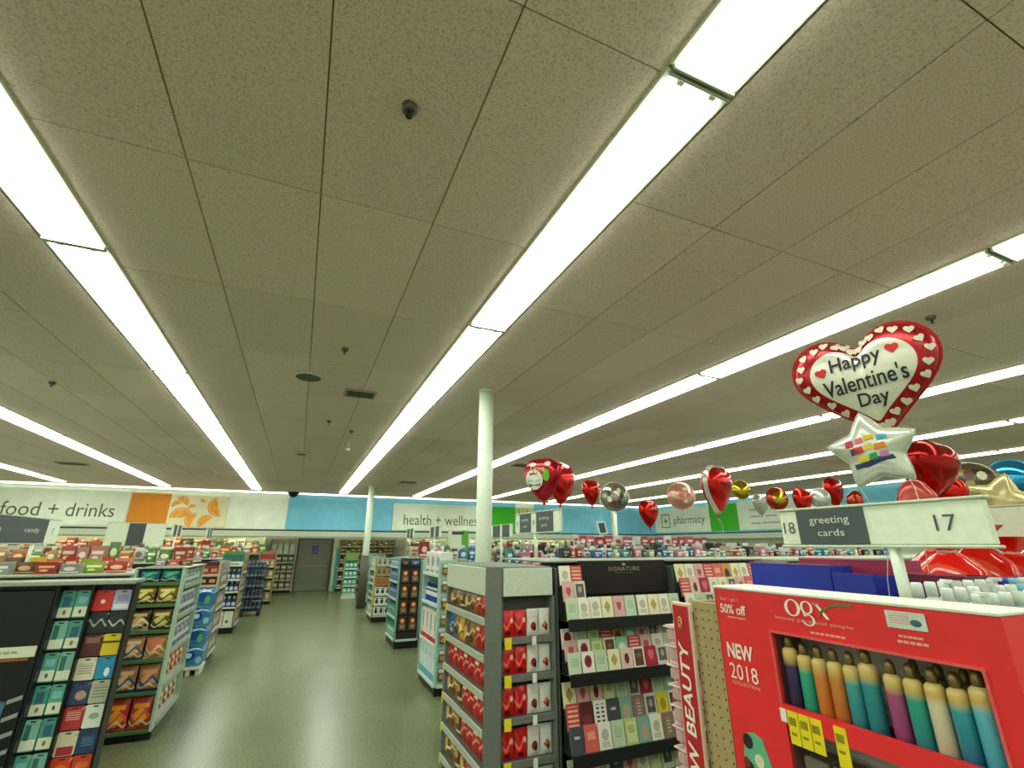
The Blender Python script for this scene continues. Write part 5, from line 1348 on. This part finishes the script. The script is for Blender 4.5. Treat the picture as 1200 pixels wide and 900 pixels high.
RF, RF2, SIL, GLDF, PNKF, BLF = foil('c01c14'), foil('9c1512'), foil('b9bdb4', .2, .6), foil('b59a2c', .15, .9), foil('cf9a88', .22, .5), foil('2f86b4', .12, .8)
def sheart(cx, cz, s_, rot=0):
    c, q = math.cos(rot), math.sin(rot)
    return [(cx + s_ * (x * c - z * q), cz + s_ * (x * q + z * c)) for x, z in heart_outline(14)]
def ell(cx, cz, rx, rz, n=14): return [(cx + rx * math.cos(2 * PI * i / n), cz + rz * math.sin(2 * PI * i / n)) for i in range(n)]
CRM = plain('d9cdb8', .35); INK = plain('16181a', .4)
dec = []
for i in range(64):
    if i % 2: continue
    x, z = HEART[i]
    dec.append(('printed_heart', sheart(x * (.86 if i % 4 else .90), z * (.86 if i % 4 else .90), .07, .3 * math.sin(i)), CRM))
dec += [('printed_heart', sheart(.235, .20, .09, -.1), RED), ('printed_heart', sheart(-.27, .14, .09, .1), RED)]
TX = [('Happy', .36, .15, -.02, .165, .04, INK, {'shear': .12, 'bold': .012}), ("Valentine's", .56, .14, -.0, .005, .04, INK, {'shear': .12, 'bold': .012}), ('Day', .21, .14, .02, -.16, .04, INK, {'shear': .12, 'bold': .012})]
GRP = 'foil balloons above the shelves'
balloon('heart_balloon', HEART, .585, (2.42, 1.285, 2.65), "large white heart balloon reading Happy Valentine's Day with a red heart border", plain('d8d4c4', .22, .25, .03, 6), RF2, GRP, .17, -.12, -.06, .18, foil('a81a20', .25, .5), .72, True, dec, TX, 1.602)
SD = []
for (cx, cz, rx, rz, c) in ((-.22, .13, .05, .05, 'a82a4a'), (-.10, .15, .05, .04, 'cf5a6a'), (.02, .17, .06, .04, 'c8a82a'), (.15, .15, .06, .035, '3a92a8'), (-.14, .03, .06, .05, 'c8302c'), (-.02, .05, .05, .04, 'd8b43a'), (.1, .04, .07, .045, 'd0782c'), (-.12, -.09, .06, .05, 'c8c03a'), (0, -.08, .05, .05, '2f9a4a'), (.12, -.07, .05, .045, 'b86aa0'), (-.2, .02, .035, .05, '5a3a6a')):
    SD.append(('printed_shape', [(cx - rx, cz - rz), (cx + rx, cz - rz * .7), (cx + rx * .9, cz + rz), (cx - rx * .8, cz + rz * .8)], plain(c, .35)))
for q in ([(-.24, -.21), (-.08, -.20), (-.08, -.13), (-.24, -.14)], [(-.08, -.20), (.06, -.16), (.06, -.09), (-.08, -.13)], [(.06, -.16), (.22, -.15), (.20, -.09), (.06, -.09)]):
    SD.append(('printed_banner', q, plain('26305a', .4)))
balloon('star_balloon', STAR, .285, (1.97, 1.085, 2.245), 'silver white star balloon with colourful print below the large heart', plain('c9cdc2', .2, .35, .04, 6), SIL, GRP, .17, -.15, -.10, .1, None, .74, False, SD, (), 1.602)
balloon('heart_balloon', TEAR, .38, (3.70, 1.73, 2.40), 'plain deep red heart balloon right of the star balloon', RF2, RF2, GRP, .30, .9, .2, .3, ribbon=1.605)
balloon('heart_balloon', TEAR, .62, (4.96, 4.70, 2.66), 'tall narrow red heart balloon over the green pharmacy panel', RF, RF, GRP, .2, 1.0, 0, .1, border=SIL, bs=.92, ribbon=1.79)
balloon('round_balloon', ROUND, .40, (8.42, 7.34, 3.02), 'gold foil balloon beside the tall red heart', GLDF, GLDF, GRP, .24, .6, ribbon=1.62)
balloon('heart_balloon', TEAR, .44, (8.97, 7.39, 2.78), 'dull silver heart balloon right of the gold one', foil('a5a79c', .3, .4), SIL, GRP, .22, 1.0, ribbon=1.62)
balloon('round_balloon', ROUND, .48, (9.53, 7.4, 2.89), 'gold and red striped round balloon left of the 18 sign', GLDF, RF, GRP, .24, .5, border=foil('a83a24', .2, .6), bs=.58, ribbon=1.62)
balloon('heart_balloon', TEAR, .54, (10.35, 7.4, 2.92), 'small dark red heart balloon above the 18', RF, BLACK, GRP, .22, .8, .3, ribbon=1.62)
balloon('heart_balloon', TEAR, .68, (11.5, 7.4, 3.18), 'glossy red heart balloon above the greeting cards panel', RF, RF, GRP, .22, 1.1, .1, ribbon=1.62)
balloon('heart_balloon', TEAR, .44, (12.2, 7.4, 2.98), 'red and gold heart balloon partly behind the glossy red one', foil('b0402a', .2, .6), GLDF, GRP, .22, -.6, -.6, ribbon=1.62)
balloon('round_balloon', ROUND, .44, (10.96, 7.4, 2.96), 'pale silver round balloon left of the glossy red heart', SIL, SIL, GRP, .24, .4, ribbon=1.62)
PD = [('printed_spot', ell(.26 * math.cos(t * 1.05) , .26 * math.sin(t * 1.05), .09, .07, 8), plain(('b85a4a', 'd8c0a8')[t % 2], .35)) for t in range(6)] + [('printed_spot', ell(0, 0, .12, .1, 8), plain('c8705a', .35))]
balloon('round_balloon', ROUND, .52, (6.83, 7.4, 2.84), 'pink and peach round balloon in front of the pharmacy sign', PNKF, PNKF, GRP, .22, .1, decals=PD, ribbon=1.62)
balloon('heart_balloon', TEAR, .48, (5.92, 7.3, 2.51), 'red heart balloon with faint lettering left of the word pharmacy', RF, RF2, GRP, .2, .75, decals=[('printed_spot', ell(.02 + .1 * t, .1 + .03 * (t % 2), .045, .05, 8), plain('d88a70', .4)) for t in range(3)], ribbon=1.605)
SPD = [('printed_spot', ell(.22 * math.cos(t * .9), .25 * math.sin(t * .9), .08, .09, 8), plain(('2a2a26', 'cfcbb8', '6a2a24')[t % 3], .35)) for t in range(7)]
balloon('round_balloon', ROUND, .52, (5.25, 7.4, 2.756), 'silver round balloon with black print beside a red heart', foil('8a8a7a', .2, .7), SIL, GRP, .22, .1, decals=SPD, ribbon=1.62)
RD = [('printed_spot', ell(.2, .25 - .16 * t, .05, .06, 8), plain('d8b0a0', .35)) for t in range(3)]
balloon('heart_balloon', TEAR, .46, (4.91, 7.64, 2.88), 'red heart balloon with pale rings left of the silver round one', RF, RF2, GRP, .22, .8, decals=RD, ribbon=1.62)
ID = [('printed_disc', ell(-.16, -.10, .24, .24, 16), plain('cfd6c8', .3)), ('printed_roof', [(-.36, -.06), (.04, -.06), (-.04, .06), (-.16, .12), (-.28, .06)], plain('98182a', .35)), ('printed_band', [(-.34, -.16), (.02, -.16), (.02, -.09), (-.34, -.09)], plain('8a9aa0', .35)), ('printed_block', [(-.32, -.27), (0, -.27), (.02, -.18), (-.34, -.18)], plain('7d1a22', .35)),
      ('printed_leaf', ell(.16, .0, .08, .15, 10), plain('5fae2a', .35)), ('printed_spot', ell(.1, -.2, .05, .05, 8), plain('4a2038', .35)), ('printed_spot', ell(-.18, .26, .10, .05, 8), CRM), ('printed_spot', ell(.2, .27, .08, .06, 8), CRM)]
balloon('heart_balloon', TEAR, .46, (2.42, 4.75, 2.645), 'red heart balloon with white and green print right of the white column', foil('a3182a', .2, .6), RF, GRP, .22, -.35, 0, .1, decals=ID, texts=[('I love', .36, .13, -.05, .17, 0, plain('e0c8a0', .35), {})], ribbon=1.78)
balloon('heart_balloon', TEAR, .48, (2.74, 4.90, 2.64), 'plain red heart balloon tucked behind the printed heart by the column', RF, RF, GRP, .2, .9, .1, ribbon=1.78)
balloon('round_balloon', ROUND, .50, (8.44, 3.1, 2.73), 'shiny blue round balloon at the right edge', BLF, BLF, GRP, .3, 0, ribbon=0.01)
balloon('heart_balloon', TEAR, .20, (3.30, 1.645, 2.18), 'small pinkish red heart balloon above the 17 sign', foil('b04a42', .25, .5), RF2, GRP, .22, .2, 1.0, ribbon=1.62)
balloon('round_balloon', ROUND, .19, (3.90, 1.76, 2.25), 'small bright red round balloon above the 17 sign', RF, RF, GRP, .28, .1, ribbon=1.62)
NET = printed('5a5034', (('l', .3, .5, .2, .5, '8a8058'), ('l', .7, .5, .2, .5, '3a3420')), .3, .4)
balloon('round_balloon', ROUND, .50, (6.1, 2.55, 2.46), 'dark patterned round balloon left of the blue one', NET, NET, GRP, .24, .2, decals=SPD, ribbon=0.01)
balloon('star_balloon', STAR, .38, (4.30, 1.67, 2.18), 'cream and gold star balloon below the blue one', foil('b8ad7c', .25, .4), GLDF, GRP, .2, .2, .3, ribbon=1.62)
bad = [k for k, v in SEEN.items() if len(v) > 1]
print('LABEL DUPLICATES', len(bad), bad[:12], 'objects', len(bpy.data.objects))
